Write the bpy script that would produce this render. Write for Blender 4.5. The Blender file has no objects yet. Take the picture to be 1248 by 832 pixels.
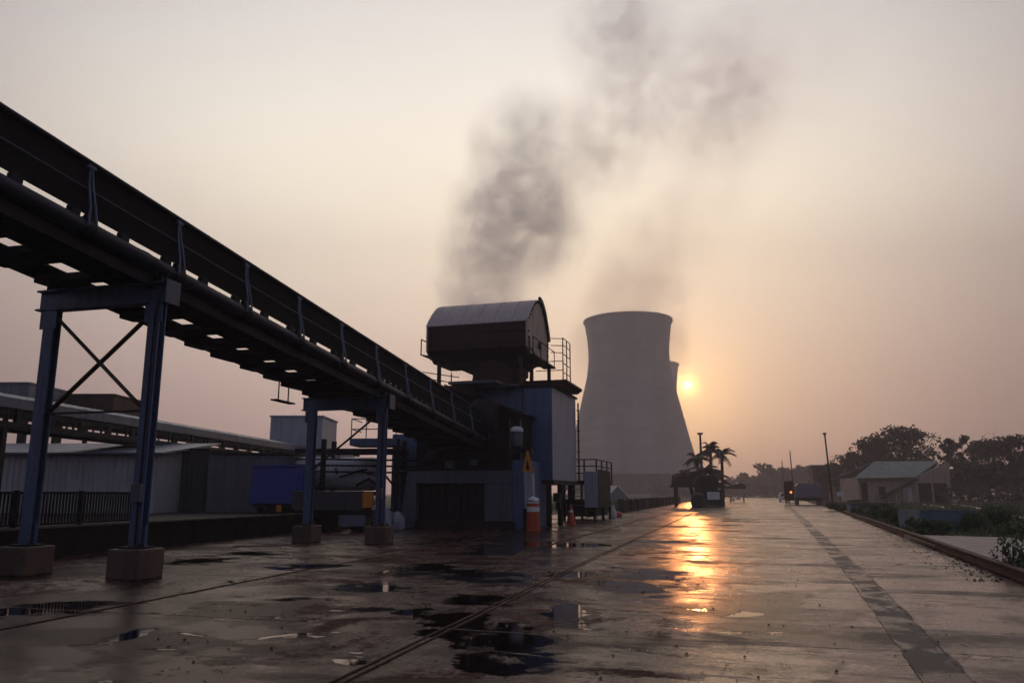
import bpy, math, random
from mathutils import Vector, Matrix
random.seed(7)
C = bpy.context.scene.collection
R = math.radians
# ------------------------------------------------------------------ camera numbers
PITCH, FPX, CH = R(11), 955.0, 1.5
cp, sp = math.cos(PITCH), math.sin(PITCH)
def ray(u, v):
    x = (u-624)/FPX; y = (416-v)/FPX
    return Vector((x, cp-y*sp, sp+y*cp))
def at(u, v, Y):
    d = ray(u, v); t = Y/d.y
    return Vector((d.x*t, Y, CH+d.z*t))
def gr(u, v, z=0.0):
    d = ray(u, v); t = (z-CH)/d.z
    return Vector((d.x*t, d.y*t, z))
# ------------------------------------------------------------------ materials
def nt(name):
    m = bpy.data.materials.new(name); m.use_nodes = True
    t = m.node_tree; b = t.nodes['Principled BSDF']
    return m, t, b
def ramp(t, src, a, b, ca=(0,0,0,1), cb=(1,1,1,1), interp='LINEAR'):
    r = t.nodes.new('ShaderNodeValToRGB'); r.color_ramp.interpolation = interp
    r.color_ramp.elements[0].position = a; r.color_ramp.elements[1].position = b
    r.color_ramp.elements[0].color = ca; r.color_ramp.elements[1].color = cb
    t.links.new(src, r.inputs[0]); return r.outputs[0]
def mixc(t, f, a, b, mode='MIX'):
    n = t.nodes.new('ShaderNodeMix'); n.data_type = 'RGBA'; n.blend_type = mode
    for k, s in ((0, f), (6, a), (7, b)):
        if isinstance(s, (int, float)): n.inputs[k].default_value = s if k == 0 else (s,s,s,1)
        elif isinstance(s, tuple): n.inputs[k].default_value = s
        else: t.links.new(s, n.inputs[k])
    return n.outputs[2]
def mth(t, op, a, b=None, c=None):
    n = t.nodes.new('ShaderNodeMath'); n.operation = op
    for k, s in ((0, a), (1, b), (2, c)):
        if s is None: continue
        if isinstance(s, (int, float)): n.inputs[k].default_value = s
        else: t.links.new(s, n.inputs[k])
    return n.outputs[0]
def coords(t, scale=(1,1,1), kind='Object', rot=(0,0,0)):
    tc = t.nodes.new('ShaderNodeTexCoord'); mp = t.nodes.new('ShaderNodeMapping')
    mp.inputs['Scale'].default_value = scale; mp.inputs['Rotation'].default_value = rot
    t.links.new(tc.outputs[kind], mp.inputs[0]); return mp.outputs[0]
def noise(t, vec, scale, detail=5, rough=.55, dist=0.0):
    n = t.nodes.new('ShaderNodeTexNoise'); n.inputs['Scale'].default_value = scale
    n.inputs['Detail'].default_value = detail; n.inputs['Roughness'].default_value = rough
    n.inputs['Distortion'].default_value = dist
    t.links.new(vec, n.inputs['Vector']); return n.outputs[0]
def bump(t, b, h, strength=.3, dist=.01):
    n = t.nodes.new('ShaderNodeBump'); n.inputs['Strength'].default_value = strength
    n.inputs['Distance'].default_value = dist
    t.links.new(h, n.inputs['Height']); t.links.new(n.outputs[0], b.inputs['Normal'])
def c4(c, k=1.0): return (c[0]*k, c[1]*k, c[2]*k, 1)
def paint(name, col, rough=.5, metal=0.0, dirt=(.03,.022,.018), amount=.5, scale=1.2, streak=3.0, bmp=.2):
    """painted or bare surface with blotches, vertical dirt runs and wear"""
    m, t, b = nt(name)
    v = coords(t); vs = coords(t, (streak, streak, .35))
    n1 = noise(t, v, scale, 6, .6); n2 = noise(t, vs, scale*1.6, 5, .6); n3 = noise(t, v, scale*14, 4, .6)
    base = mixc(t, n1, c4(col, .7), c4(col, 1.3))
    mask = ramp(t, mth(t, 'ADD', mth(t, 'MULTIPLY', n1, .45), mth(t, 'MULTIPLY', n2, .55)), .47, .68)
    f = mth(t, 'MULTIPLY', mask, amount)
    col2 = mixc(t, f, base, c4(dirt))
    fine = ramp(t, n3, .3, .75, (.8,.8,.8,1), (1.1,1.1,1.1,1))
    t.links.new(mixc(t, 1.0, col2, fine, 'MULTIPLY'), b.inputs['Base Color'])
    r = mth(t, 'ADD', mth(t, 'MULTIPLY', mask, .25), rough)
    t.links.new(r, b.inputs['Roughness'])
    b.inputs['Metallic'].default_value = metal
    bump(t, b, n3, bmp, .006)
    return m
M = {}
RUST = (.055,.028,.018)
M['steel_blue'] = paint('blue_painted_steel', (.068,.105,.21), .42, .0, RUST, .55, 1.6)
_p = paint
def paint(name, col, *a, **k):
    m = _p(name, col, *a, **k)
    if max(col) < .06: m.node_tree.nodes['Principled BSDF'].inputs['Specular IOR Level'].default_value = .18
    return m
M['steel_dark'] = paint('dark_grimy_steel', (.014,.014,.019), .55, .1, (.028,.016,.012), .6, 1.5)
M['steel_grey'] = paint('grey_painted_steel', (.085,.095,.135), .45, .1, RUST, .5, 1.4)
M['pipe'] = paint('slate_pipe_paint', (.022,.025,.045), .38, .1, RUST, .4, 2)
M['sheet_dark'] = paint('sooty_cover_sheet', (.010,.009,.010), .85, 0, (.03,.018,.014), .5, .8)
M['rust'] = paint('rusted_steel', (.060,.026,.017), .7, .2, (.02,.012,.01), .6, 1.5)
M['brown'] = paint('soot_brown_plate', (.05,.022,.020), .6, .1, (.012,.009,.009), .6, 1.0)
M['roofmetal'] = paint('weathered_zinc_roof', (.50,.44,.41), .45, .1, (.05,.035,.03), .55, 1.2, 5)
M['tanplate'] = paint('stained_pale_plate', (.50,.42,.36), .6, 0, (.09,.05,.035), .7, 1.1, 4)
M['cabinblue'] = paint('blue_cladding', (.085,.13,.26), .5, .1, (.02,.02,.03), .5, .8, 3)
M['cabingrey'] = paint('pale_grey_cladding', (.38,.41,.50), .5, .1, (.10,.08,.08), .5, .9, 5)
M['corr_pale'] = paint('pale_corrugated_sheet', (.46,.45,.48), .55, .1, (.10,.07,.06), .5, .8, 6)
M['corr_dark'] = paint('dark_corrugated_sheet', (.05,.05,.062), .55, .1, (.03,.02,.02), .5, .8, 6)
M['corr_mid'] = paint('mid_grey_corrugated_sheet', (.13,.13,.145), .55, .1, (.05,.035,.03), .5, .8, 6)
M['roof_blue'] = paint('blue_grey_roof_sheet', (.13,.16,.22), .4, .2, (.05,.04,.04), .5, .9, 3)
M['white'] = paint('dull_white_paint', (.75,.76,.78), .45, 0, (.16,.13,.12), .5, 1.5)
M['skip'] = paint('deep_blue_enamel', (.025,.05,.30), .4, 0, (.02,.015,.02), .4, 1.5)
M['concrete'] = paint('stained_concrete', (.15,.12,.10), .75, 0, (.04,.03,.025), .7, 1.8, 1, .5)
M['footing'] = paint('wet_brown_concrete', (.12,.075,.055), .6, 0, (.03,.02,.017), .7, 2.2, 1, .6)
M['darkconc'] = paint('soot_black_concrete', (.02,.017,.017), .7, 0, (.01,.008,.008), .6, 1.5, 1, .4)
M['orange'] = paint('orange_plastic', (.52,.075,.025), .45, 0, (.10,.04,.03), .4, 3, 2, .1)
M['yellow'] = paint('orange_yellow_paint', (.75,.28,.03), .5, 0, (.12,.05,.02), .4, 3)
M['reflect'] = paint('white_reflective_band', (.75,.76,.80), .35, 0, (.3,.27,.25), .4, 4)
M['plastic_bag'] = paint('white_plastic_bag', (.70,.71,.75), .3, 0, (.4,.38,.36), .4, 5)
M['rubber'] = paint('black_rubber', (.02,.02,.02), .7, 0, (.05,.04,.035), .5, 3)
M['wood'] = paint('weathered_timber', (.045,.03,.022), .75, 0, (.02,.014,.012), .5, 2)
M['thatch'] = paint('dark_thatch', (.05,.035,.025), .9, 0, (.02,.015,.012), .5, 3)
M['brick'] = paint('red_brown_brick', (.16,.07,.05), .8, 0, (.06,.035,.03), .6, 1)
M['plaster'] = paint('stained_plaster', (.42,.34,.28), .8, 0, (.10,.07,.055), .6, .7)
M['opening'] = paint('dark_interior', (.02,.016,.016), .8, 0, (.01,.01,.01), .4, 1)
M['tarp'] = paint('grey_blue_tarpaulin', (.16,.17,.21), .6, 0, (.08,.07,.07), .5, 2)
M['slab'] = paint('pale_slab_concrete', (.34,.29,.26), .6, 0, (.12,.09,.075), .5, .9, 1, .4)
M['trough'] = paint('teal_painted_tank', (.10,.18,.23), .5, 0, (.05,.04,.03), .5, 1.8)
M['tiles'] = paint('grey_green_tiles', (.22,.27,.24), .6, 0, (.06,.055,.05), .5, .8, 1)
M['darkwall'] = paint('mossy_brown_wall', (.055,.042,.034), .8, 0, (.025,.022,.016), .6, .7, 2, .4)
M['bark'] = paint('dark_bark', (.05,.036,.028), .9, 0, (.02,.015,.012), .5, 3)
def emit(name, col, s):
    m, t, b = nt(name); b.inputs['Base Color'].default_value = c4(col)
    b.inputs['Emission Color'].default_value = c4(col); b.inputs['Emission Strength'].default_value = s
    return m
M['lamp'] = emit('lit_orange_lamp', (1,.28,.06), 2.5)
def leafmat(name, a, b_):
    m, t, b = nt(name)
    n = noise(t, coords(t), .5, 3)
    n2 = noise(t, coords(t), 6.0, 2)
    t.links.new(mixc(t, mth(t,'MULTIPLY',mth(t,'ADD',n,n2),.5), c4(a), c4(b_)), b.inputs['Base Color'])
    b.inputs['Roughness'].default_value = .6
    tr = t.nodes.new('ShaderNodeBsdfTranslucent'); tr.inputs[0].default_value = c4(b_, 1.0)
    mx = t.nodes.new('ShaderNodeMixShader'); mx.inputs[0].default_value = .2
    t.links.new(b.outputs[0], mx.inputs[1]); t.links.new(tr.outputs[0], mx.inputs[2])
    t.links.new(mx.outputs[0], t.nodes['Material Output'].inputs[0])
    return m
M['leaf'] = leafmat('tree_leaves', (.010,.012,.007), (.032,.036,.018))
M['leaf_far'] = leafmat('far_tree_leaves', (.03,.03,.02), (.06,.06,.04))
M['leaf_shrub'] = leafmat('shrub_leaves', (.03,.05,.02), (.10,.14,.06))
M['palm'] = leafmat('palm_fronds', (.035,.03,.018), (.07,.055,.03))
# ------------------------------------------------------------------ mesh builder
class MB:
    def __init__(s): s.v = []; s.f = []
    def add(s, vs, fs):
        k = len(s.v); s.v += [tuple(x) for x in vs]; s.f += [tuple(i+k for i in q) for q in fs]; return s
    def box(s, x0, x1, y0, y1, z0, z1):
        v = [(x,y,z) for z in (z0,z1) for y in (y0,y1) for x in (x0,x1)]
        return s.add(v, [(0,2,3,1),(4,5,7,6),(0,1,5,4),(2,6,7,3),(0,4,6,2),(1,3,7,5)])
    def bar(s, p0, p1, w, h, up=(0,0,1)):
        p0, p1 = Vector(p0), Vector(p1); d = (p1-p0).normalized(); up = Vector(up)
        if abs(d.dot(up)) > .98: up = Vector((0,1,0))
        a = d.cross(up).normalized()*w/2; b = a.cross(d).normalized()*h/2
        v = []
        for p in (p0, p1): v += [p-a-b, p+a-b, p+a+b, p-a+b]
        return s.add(v, [(0,3,2,1),(4,5,6,7),(0,1,5,4),(1,2,6,5),(2,3,7,6),(3,0,4,7)])
    def ibeam(s, p0, p1, w, h, t=.03, up=(0,0,1)):
        p0, p1 = Vector(p0), Vector(p1); d = (p1-p0).normalized(); U = Vector(up)
        if abs(d.dot(U)) > .98: U = Vector((0,1,0))
        a = d.cross(U).normalized(); b = a.cross(d).normalized()
        o = b*(h/2-t/2)
        s.bar(p0+o, p1+o, w, t, up); s.bar(p0-o, p1-o, w, t, up); s.bar(p0, p1, t, h-2*t, up); return s
    def tube(s, pts, r, n=8, r2=None, cap=True):
        pts = [Vector(p) for p in pts]; m = len(pts); k = len(s.v); a = None
        for i, p in enumerate(pts):
            d = (pts[min(i+1,m-1)]-pts[max(i-1,0)]).normalized()
            if a is None:
                a = d.cross(Vector((0,0,1)) if abs(d.z) < .9 else Vector((1,0,0))).normalized()
            a = (a - d*a.dot(d)).normalized(); b = d.cross(a)
            rr = r if r2 is None else r+(r2-r)*i/(m-1)
            for j in range(n):
                q = 2*math.pi*j/n; s.v.append(tuple(p+(a*math.cos(q)+b*math.sin(q))*rr))
        for i in range(m-1):
            for j in range(n):
                s.f.append((k+i*n+j, k+i*n+(j+1)%n, k+(i+1)*n+(j+1)%n, k+(i+1)*n+j))
        if cap: s.f.append(tuple(k+j for j in reversed(range(n)))); s.f.append(tuple(k+(m-1)*n+j for j in range(n)))
        return s
    def lathe(s, prof, n=24, c=(0,0,0), close=True, axis='z'):
        k = len(s.v)
        for r, z in prof:
            for j in range(n):
                q = 2*math.pi*j/n; x, y = r*math.cos(q), r*math.sin(q)
                p = (x,y,z) if axis == 'z' else ((z,x,y) if axis == 'x' else (y,z,x))
                s.v.append((c[0]+p[0], c[1]+p[1], c[2]+p[2]))
        for i in range(len(prof)-1):
            for j in range(n):
                s.f.append((k+i*n+j, k+i*n+(j+1)%n, k+(i+1)*n+(j+1)%n, k+(i+1)*n+j))
        if close: s.f.append(tuple(k+j for j in reversed(range(n)))); s.f.append(tuple(k+(len(prof)-1)*n+j for j in range(n)))
        return s
    def prism(s, pts, d):
        """outline extruded by vector d"""
        n = len(pts); d = Vector(d); pts = [Vector(p) for p in pts]
        v = pts+[p+d for p in pts]
        return s.add(v, [tuple(reversed(range(n))), tuple(range(n,2*n))]+[(i,(i+1)%n,n+(i+1)%n,n+i) for i in range(n)])
    def corr(s, p0, p1, z0, z1, pitch=.2, dep=.035, z1b=None, th=.02):
        """corrugated upright sheet from p0 to p1 (xy)"""
        p0, p1 = Vector((p0[0],p0[1],0)), Vector((p1[0],p1[1],0)); L = (p1-p0).length; d = (p1-p0)/L; nrm = Vector((-d.y,d.x,0))
        n = max(2, int(L/pitch*4)); k = len(s.v); z1b = z1 if z1b is None else z1b
        for i in range(n+1):
            a = L*i/n; off = [dep,dep,0,0][i%4]; p = p0+d*a+nrm*off; zt = z1+(z1b-z1)*i/n
            for q in (p, p+nrm*th): s.v += [(q.x,q.y,z0),(q.x,q.y,zt)]
        for i in range(n):
            b = k+i*4; s.f += [(b,b+4,b+5,b+1),(b+2,b+3,b+7,b+6),(b+1,b+5,b+7,b+3),(b,b+2,b+6,b+4)]
        s.f += [(k,k+1,k+3,k+2),(k+n*4,k+n*4+2,k+n*4+3,k+n*4+1)]
        return s
    def build(s, name, mat, parent=None, smooth=False, bev=0.0):
        me = bpy.data.meshes.new(name); me.from_pydata(s.v, [], s.f); me.materials.append(M[mat] if isinstance(mat, str) else mat)
        me.validate()
        if smooth:
            me.polygons.foreach_set('use_smooth', [len(p.vertices) < 5 for p in me.polygons])
            try: me.set_sharp_from_angle(angle=R(40))
            except Exception: pass
        o = bpy.data.objects.new(name, me); C.objects.link(o)
        if parent: o.parent = parent
        if bev:
            b = o.modifiers.new('edge', 'BEVEL'); b.width = bev; b.segments = 2; b.limit_method = 'ANGLE'
        return o
def tag(o, label, cat, group=None, kind=None):
    if label: o['label'] = label
    if cat: o['category'] = cat
    if group: o['group'] = group
    if kind: o['kind'] = kind
    return o
def thing(name, label, cat, loc=(0,0,0), rz=0.0, group=None):
    o = bpy.data.objects.new(name, None); C.objects.link(o); o.location = loc; o.rotation_euler = (0,0,rz)
    o.empty_display_size = .3
    return tag(o, label, cat, group)
def structure(o): o['kind'] = 'structure'; return o
def copy_tree(o, parent=None):
    c = o.copy(); C.objects.link(c)
    if parent: c.parent = parent
    for ch in list(o.children): copy_tree(ch, c)
    return c
# ================================================================== WORLD, SUN, CAMERA
SUN_AZ, SUN_EL = math.atan2(.224, .9922), math.asin(.1363/math.sqrt(.224**2+.9922**2+.1363**2))
SD = Vector((math.sin(SUN_AZ)*math.cos(SUN_EL), math.cos(SUN_AZ)*math.cos(SUN_EL), math.sin(SUN_EL)))
w = bpy.data.worlds.new('World'); bpy.context.scene.world = w; w.use_nodes = True
t = w.node_tree; bg = t.nodes['Background']
sky = t.nodes.new('ShaderNodeTexSky'); sky.sky_type = 'NISHITA'; sky.sun_disc = False
sky.sun_elevation = SUN_EL; sky.sun_rotation = SUN_AZ; sky.air_density = 1.2; sky.dust_density = 6; sky.ozone_density = 1.5
tc = t.nodes.new('ShaderNodeTexCoord')
dot = t.nodes.new('ShaderNodeVectorMath'); dot.operation = 'DOT_PRODUCT'; dot.inputs[1].default_value = SD
dotb = t.nodes.new('ShaderNodeVectorMath'); dotb.operation = 'DOT_PRODUCT'; dotb.inputs[1].default_value = (math.sin(R(-1))*math.cos(R(18)), math.cos(R(-1))*math.cos(R(18)), math.sin(R(18)))
nrm = t.nodes.new('ShaderNodeVectorMath'); nrm.operation = 'NORMALIZE'; t.links.new(tc.outputs['Generated'], nrm.inputs[0])
t.links.new(nrm.outputs[0], dot.inputs[0]); dt = dot.outputs['Value']
sep = t.nodes.new('ShaderNodeSeparateXYZ'); t.links.new(nrm.outputs[0], sep.inputs[0])
def cr(src, stops):
    r = t.nodes.new('ShaderNodeValToRGB'); e = r.color_ramp.elements
    while len(e) < len(stops): e.new(.5)
    for q, (p_, c_) in zip(e, stops): q.position = p_; q.color = c4(c_) if isinstance(c_, tuple) else (c_,c_,c_,1)
    r.color_ramp.interpolation = 'EASE' if len(stops) < 3 else 'B_SPLINE'
    t.links.new(src, r.inputs[0]); return r.outputs[0]
# dusty air: brown at the horizon, cream at mid height, lilac grey overhead
elev = cr(sep.outputs[2], [(0,(.27,.175,.175)),(.08,(.35,.24,.228)),(.2,(.64,.51,.42)),(.33,(.93,.87,.68)),(.5,(.66,.655,.605)),(.68,(.36,.35,.36)),(1,(.34,.36,.44))])
# and dimmer, bluer, the farther one turns from the sun
t.links.new(nrm.outputs[0], dotb.inputs[0])
turn = mth(t, 'MULTIPLY_ADD', dotb.outputs['Value'], .5, .5)
fall = cr(turn, [(0,(.09,.105,.175)),(.4,(.11,.125,.19)),(.62,(.17,.18,.23)),(.80,(.20,.195,.235)),(.91,(.44,.425,.475)),(.962,(.83,.82,.84)),(1,(1.0,.97,.95))])
veil = mixc(t, 1.0, elev, fall, 'MULTIPLY')
cl = t.nodes.new('ShaderNodeTexNoise'); cl.inputs['Scale'].default_value = 1.6; cl.inputs['Detail'].default_value = 5
mp = t.nodes.new('ShaderNodeMapping'); mp.inputs['Scale'].default_value = (1,1,3.0); t.links.new(nrm.outputs[0], mp.inputs[0]); t.links.new(mp.outputs[0], cl.inputs[0])
soft = ramp(t, cl.outputs[0], .3, .7, (.95,.94,.95,1), (1.03,1.03,1.02,1))
veil = mixc(t, 1.0, veil, soft, 'MULTIPLY')
g1 = mth(t, 'POWER', mth(t, 'MAXIMUM', dt, 0.0), 38.0)
g2 = mth(t, 'POWER', mth(t, 'MAXIMUM', dt, 0.0), 450.0)
g3 = mth(t, 'POWER', mth(t, 'MAXIMUM', dt, 0.0), 9000.0)
dv = t.nodes.new('ShaderNodeVectorMath'); dv.operation = 'DISTANCE'; dv.inputs[1].default_value = SD
t.links.new(nrm.outputs[0], dv.inputs[0])
mr = t.nodes.new('ShaderNodeMapRange'); mr.interpolation_type = 'SMOOTHSTEP'; t.links.new(dv.outputs['Value'], mr.inputs[0])
mr.inputs[1].default_value = R(.46); mr.inputs[2].default_value = R(.20); disc = mr.outputs[0]
def scl(v, col): 
    n = t.nodes.new('ShaderNodeVectorMath'); n.operation = 'SCALE'; n.inputs[0].default_value = col
    t.links.new(v, n.inputs['Scale']); return n.outputs[0]
def addv(a, b):
    n = t.nodes.new('ShaderNodeVectorMath'); n.operation = 'ADD'; t.links.new(a, n.inputs[0]); t.links.new(b, n.inputs[1]); return n.outputs[0]
tot = addv(veil, scl(g1, (.13,.065,.005)))
tot = addv(tot, scl(g2, (.42,.22,.04)))
tot = addv(tot, scl(g3, (1.3,.72,.16)))
tot = addv(tot, scl(disc, (3.6,1.9,.55)))
nish = t.nodes.new('ShaderNodeVectorMath'); nish.operation = 'SCALE'; t.links.new(sky.outputs[0], nish.inputs[0]); nish.inputs['Scale'].default_value = 1.0
# the veil is in the same units as the Nishita sky, both scaled by the Background strength
VEIL = 25.5
tot10 = t.nodes.new('ShaderNodeVectorMath'); tot10.operation = 'SCALE'; t.links.new(tot, tot10.inputs[0]); tot10.inputs['Scale'].default_value = VEIL
nish.inputs['Scale'].default_value = .12
fin = addv(tot10.outputs[0], nish.outputs[0])
t.links.new(fin, bg.inputs['Color']); bg.inputs['Strength'].default_value = .1

sl = bpy.data.lights.new('sun', 'SUN'); sl.energy = .4; sl.angle = R(1.2); sl.color = (1,.34,.10)
so = bpy.data.objects.new('sun', sl); C.objects.link(so); so.rotation_euler = (-SD).to_track_quat('-Z','Y').to_euler(); so.location = (0,0,60)
cam = bpy.data.cameras.new('camera'); cam.sensor_width = 36; cam.lens = 36*FPX/1248; cam.clip_end = 6000; cam.clip_start = .05
co = bpy.data.objects.new('camera', cam); C.objects.link(co); co.location = (0,0,CH); co.rotation_euler = (math.pi/2+PITCH,0,0)
bpy.context.scene.camera = co

# ================================================================== GROUND
ROAD_AZ = R(16.0)
def earthmat(name, a, b_, scale):
    m, t, b = nt(name); v = coords(t)
    n = noise(t, v, scale, 8, .6); n2 = noise(t, v, scale*12, 4, .6)
    t.links.new(mixc(t, ramp(t, mth(t,'MULTIPLY_ADD',n2,.3,mth(t,'MULTIPLY',n,.7)), .38, .62), c4(a), c4(b_)), b.inputs['Base Color'])
    b.inputs['Roughness'].default_value = .95; bump(t, b, n2, .6, .05); return m
M['earth'] = earthmat('dry_grass_earth', (.045,.05,.02), (.095,.06,.038), .12)
structure(MB().add([(-2500,-60,0),(2500,-60,0),(2500,3500,0),(-2500,3500,0)], [(0,1,2,3)]).build('ground', 'earth'))
PUD = [(625,784,66,30),(560,757,52,13),(600,812,40,10),(690,745,26,16),(585,700,66,9),(520,694,42,8),(600,672,44,5),(787,699,48,9),(770,716,54,10),(455,716,50,6),(372,690,50,5),(312,674,38,3),(240,684,44,4),(60,742,90,9),(500,745,34,6),(700,664,48,3.5),(640,662,42,3),(155,775,20,9),(425,806,30,5),(905,748,26,3),(545,770,60,8),(700,700,40,5),(350,730,26,3),(455,742,50,4),(590,730,60,7),(800,660,40,3)]
def puddle_field(t, v):
    acc = None
    for (u_, v_, ru, rv) in PUD:
        c0 = gr(u_, v_); rx = (gr(u_+ru, v_)-c0).length; ry = (gr(u_, v_-rv)-gr(u_, v_+rv)).length/2
        x_ = c0.x*math.cos(ROAD_AZ)-c0.y*math.sin(ROAD_AZ); y_ = c0.x*math.sin(ROAD_AZ)+c0.y*math.cos(ROAD_AZ)
        mp = t.nodes.new('ShaderNodeMapping'); mp.vector_type = 'TEXTURE'
        mp.inputs['Location'].default_value = (x_, y_, 0); mp.inputs['Rotation'].default_value = (0,0,ROAD_AZ); mp.inputs['Scale'].default_value = (rx*1.25, ry*1.25, 1)
        t.links.new(v, mp.inputs[0]); ln = t.nodes.new('ShaderNodeVectorMath'); ln.operation = 'LENGTH'; t.links.new(mp.outputs[0], ln.inputs[0])
        q = mth(t, 'SUBTRACT', 1.0, ln.outputs['Value'])
        acc = q if acc is None else mth(t, 'SMOOTH_MAX', acc, q, .25)
    return acc
def wetroad():
    m, t, b = nt('wet_concrete_road')
    v = coords(t); st = coords(t, (1.0,.55,1))
    big = noise(t, st, .22, 7, .58, .6); mid = noise(t, coords(t,(1,.7,1)), .9, 6, .6); fine = noise(t, v, 14, 5, .65); grit = noise(t, v, 70, 3, .7)
    k = mth(t, 'ADD', mth(t,'MULTIPLY',big,.72), mth(t,'MULTIPLY',mid,.28))
    pud = ramp(t, mth(t,'ADD',k,mth(t,'MULTIPLY',fine,.02)), .51, .545)
    # dark rough streaks across the lane, tiny standing-water spots
    dn = mth(t,'ADD', mth(t,'MULTIPLY',noise(t, coords(t,(.30,1.05,1)), .8, 7, .60, .5),.82), mth(t,'MULTIPLY',fine,.18))
    dry = ramp(t, dn, .49, .60)
    edge = mth(t,'ADD', mth(t,'MULTIPLY',noise(t, coords(t,(.8,1.1,1)), 1.5, 8, .70, .6),3.6), mth(t,'MULTIPLY',fine,.35))
    fld = mth(t,'ADD', mth(t,'MAXIMUM', puddle_field(t, v), -.12), mth(t,'SUBTRACT', edge, 2.18))
    fm = t.nodes.new('ShaderNodeMapRange'); fm.interpolation_type = 'SMOOTHSTEP'; t.links.new(fld, fm.inputs[0]); fm.inputs[1].default_value = .0; fm.inputs[2].default_value = .14
    mir = fm.outputs[0]
    fd = t.nodes.new('ShaderNodeMapRange'); fd.interpolation_type = 'SMOOTHSTEP'; t.links.new(fld, fd.inputs[0]); fd.inputs[1].default_value = -.45; fd.inputs[2].default_value = .05
    damp = fd.outputs[0]
    # slab joints
    br = t.nodes.new('ShaderNodeTexBrick'); br.offset = 0; br.inputs['Scale'].default_value = 1
    br.inputs['Brick Width'].default_value = 4000; br.inputs['Row Height'].default_value = 4.4; br.inputs['Mortar Size'].default_value = .018
    br.inputs['Mortar Smooth'].default_value = .3
    br.inputs['Color1'].default_value = (.9,.9,.9,1); br.inputs['Color2'].default_value = (1.1,1.1,1.1,1); br.inputs['Mortar'].default_value = (1,1,1,1)
    wob = noise(t, v, 1.3, 4); 
    va = t.nodes.new('ShaderNodeVectorMath'); va.operation = 'MULTIPLY_ADD'; va.inputs[1].default_value = (.0,.08,0); t.links.new(v, va.inputs[2])
    cb = t.nodes.new('ShaderNodeCombineXYZ'); t.links.new(wob, cb.inputs[0]); t.links.new(wob, cb.inputs[1]); t.links.new(cb.outputs[0], va.inputs[0])
    sh_ = t.nodes.new('ShaderNodeVectorMath'); sh_.operation = 'ADD'; sh_.inputs[1].default_value = (1777,0,0)
    t.links.new(va.outputs[0], sh_.inputs[0]); t.links.new(sh_.outputs[0], br.inputs['Vector'])
    joint = br.outputs['Fac']
    col = mixc(t, ramp(t, mid, .3, .7), c4((.036,.010,.009)), c4((.105,.037,.031)))
    col = mixc(t, ramp(t, fine, .45, .75), col, c4((.11,.078,.066)))
    sx = t.nodes.new('ShaderNodeSeparateXYZ'); t.links.new(v, sx.inputs[0])
    lane = mth(t,'ADD', sx.outputs[0], mth(t,'MULTIPLY_ADD', big, 5.0, -2.5))
    lane = ramp(t, mth(t,'MULTIPLY_ADD', lane, .1, .5), .42, .60)
    col = mixc(t, mth(t,'MULTIPLY',lane,.85), col, mixc(t, ramp(t, mth(t,'MULTIPLY_ADD',fine,.4,mth(t,'MULTIPLY',mid,.6)), .38, .62), c4((.12,.068,.060)), c4((.30,.19,.17))))
    col = mixc(t, 1.0, col, br.outputs['Color'], 'MULTIPLY')
    col = mixc(t, mth(t,'MULTIPLY',dry,.75), col, c4((.022,.015,.013)))
    col = mixc(t, mth(t,'MULTIPLY',pud,.8), col, c4((.012,.006,.005)))
    col = mixc(t, mth(t,'MULTIPLY',damp,.7), col, c4((.022,.010,.008)))
    col = mixc(t, mir, col, c4((.009,.005,.004)))
    col = mixc(t, mth(t,'MULTIPLY',joint,.8), col, c4((.010,.007,.006)))
    sp_ = ramp(t, grit, .35, .7, (.75,.75,.75,1), (1.2,1.2,1.2,1))
    t.links.new(mixc(t, 1.0, col, sp_, 'MULTIPLY'), b.inputs['Base Color'])
    # the yard left of the lane is coarser, dirtier and drains less evenly than the smooth road lane
    trk = noise(t, coords(t,(1.5,.035,1)), 1.0, 4, .6)
    wn = mth(t,'ADD', mth(t,'MULTIPLY',noise(t, coords(t,(.8,1.1,1), rot=(0,0,.5)), .42, 8, .64, .7),.66), mth(t,'ADD', mth(t,'MULTIPLY',trk,.22), mth(t,'MULTIPLY',fine,.12)))
    wet = ramp(t, wn, .46, .515)
    yr = mixc(t, wet, .65, mth(t,'MULTIPLY_ADD', mid, .2, .06))
    wetr = mixc(t, lane, yr, mth(t,'ADD', mth(t,'MULTIPLY_ADD', mid, .18, .08), mth(t,'MULTIPLY', ramp(t, trk, .45, .6), .12)))
    r = mixc(t, dry, wetr, .5); r = mixc(t, pud, r, .24); r = mixc(t, mth(t,'MULTIPLY',damp,.6), r, .22); r = mixc(t, mir, r, .03)
    r = mixc(t, joint, r, .5)
    t.links.new(r, b.inputs['Roughness'])
    b.inputs['IOR'].default_value = 1.36; b.inputs['Specular Tint'].default_value = (1,.78,.75,1)
    sl_ = mixc(t, lane, mixc(t, wet, .05, .85), .98); sl_ = mixc(t, mth(t,'MULTIPLY',dry,.92), sl_, .12); sl_ = mixc(t, mth(t,'MULTIPLY',pud,.9), sl_, .12); sl_ = mixc(t, mir, sl_, .5)
    t.links.new(sl_, b.inputs['Specular IOR Level'])
    h = mth(t,'ADD', mth(t,'MULTIPLY',fine,.6), mth(t,'MULTIPLY',grit,.34))
    h = mth(t,'ADD', h, mth(t,'MULTIPLY',mid,.9))
    h = mth(t,'MULTIPLY', h, mth(t,'SUBTRACT',1.0, mth(t,'MULTIPLY',mir,.975)))
    h = mth(t,'MULTIPLY', h, mth(t,'SUBTRACT', 1.0, mth(t,'MULTIPLY', mth(t,'MAXIMUM', wet, mth(t,'MULTIPLY',lane,.5)), .68)))
    h = mth(t,'SUBTRACT', h, mth(t,'MULTIPLY',joint,1.0))
    bump(t, b, h, .75, .014)
    return m
M['road'] = wetroad()
ca, sa = math.cos(ROAD_AZ), math.sin(ROAD_AZ)
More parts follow.
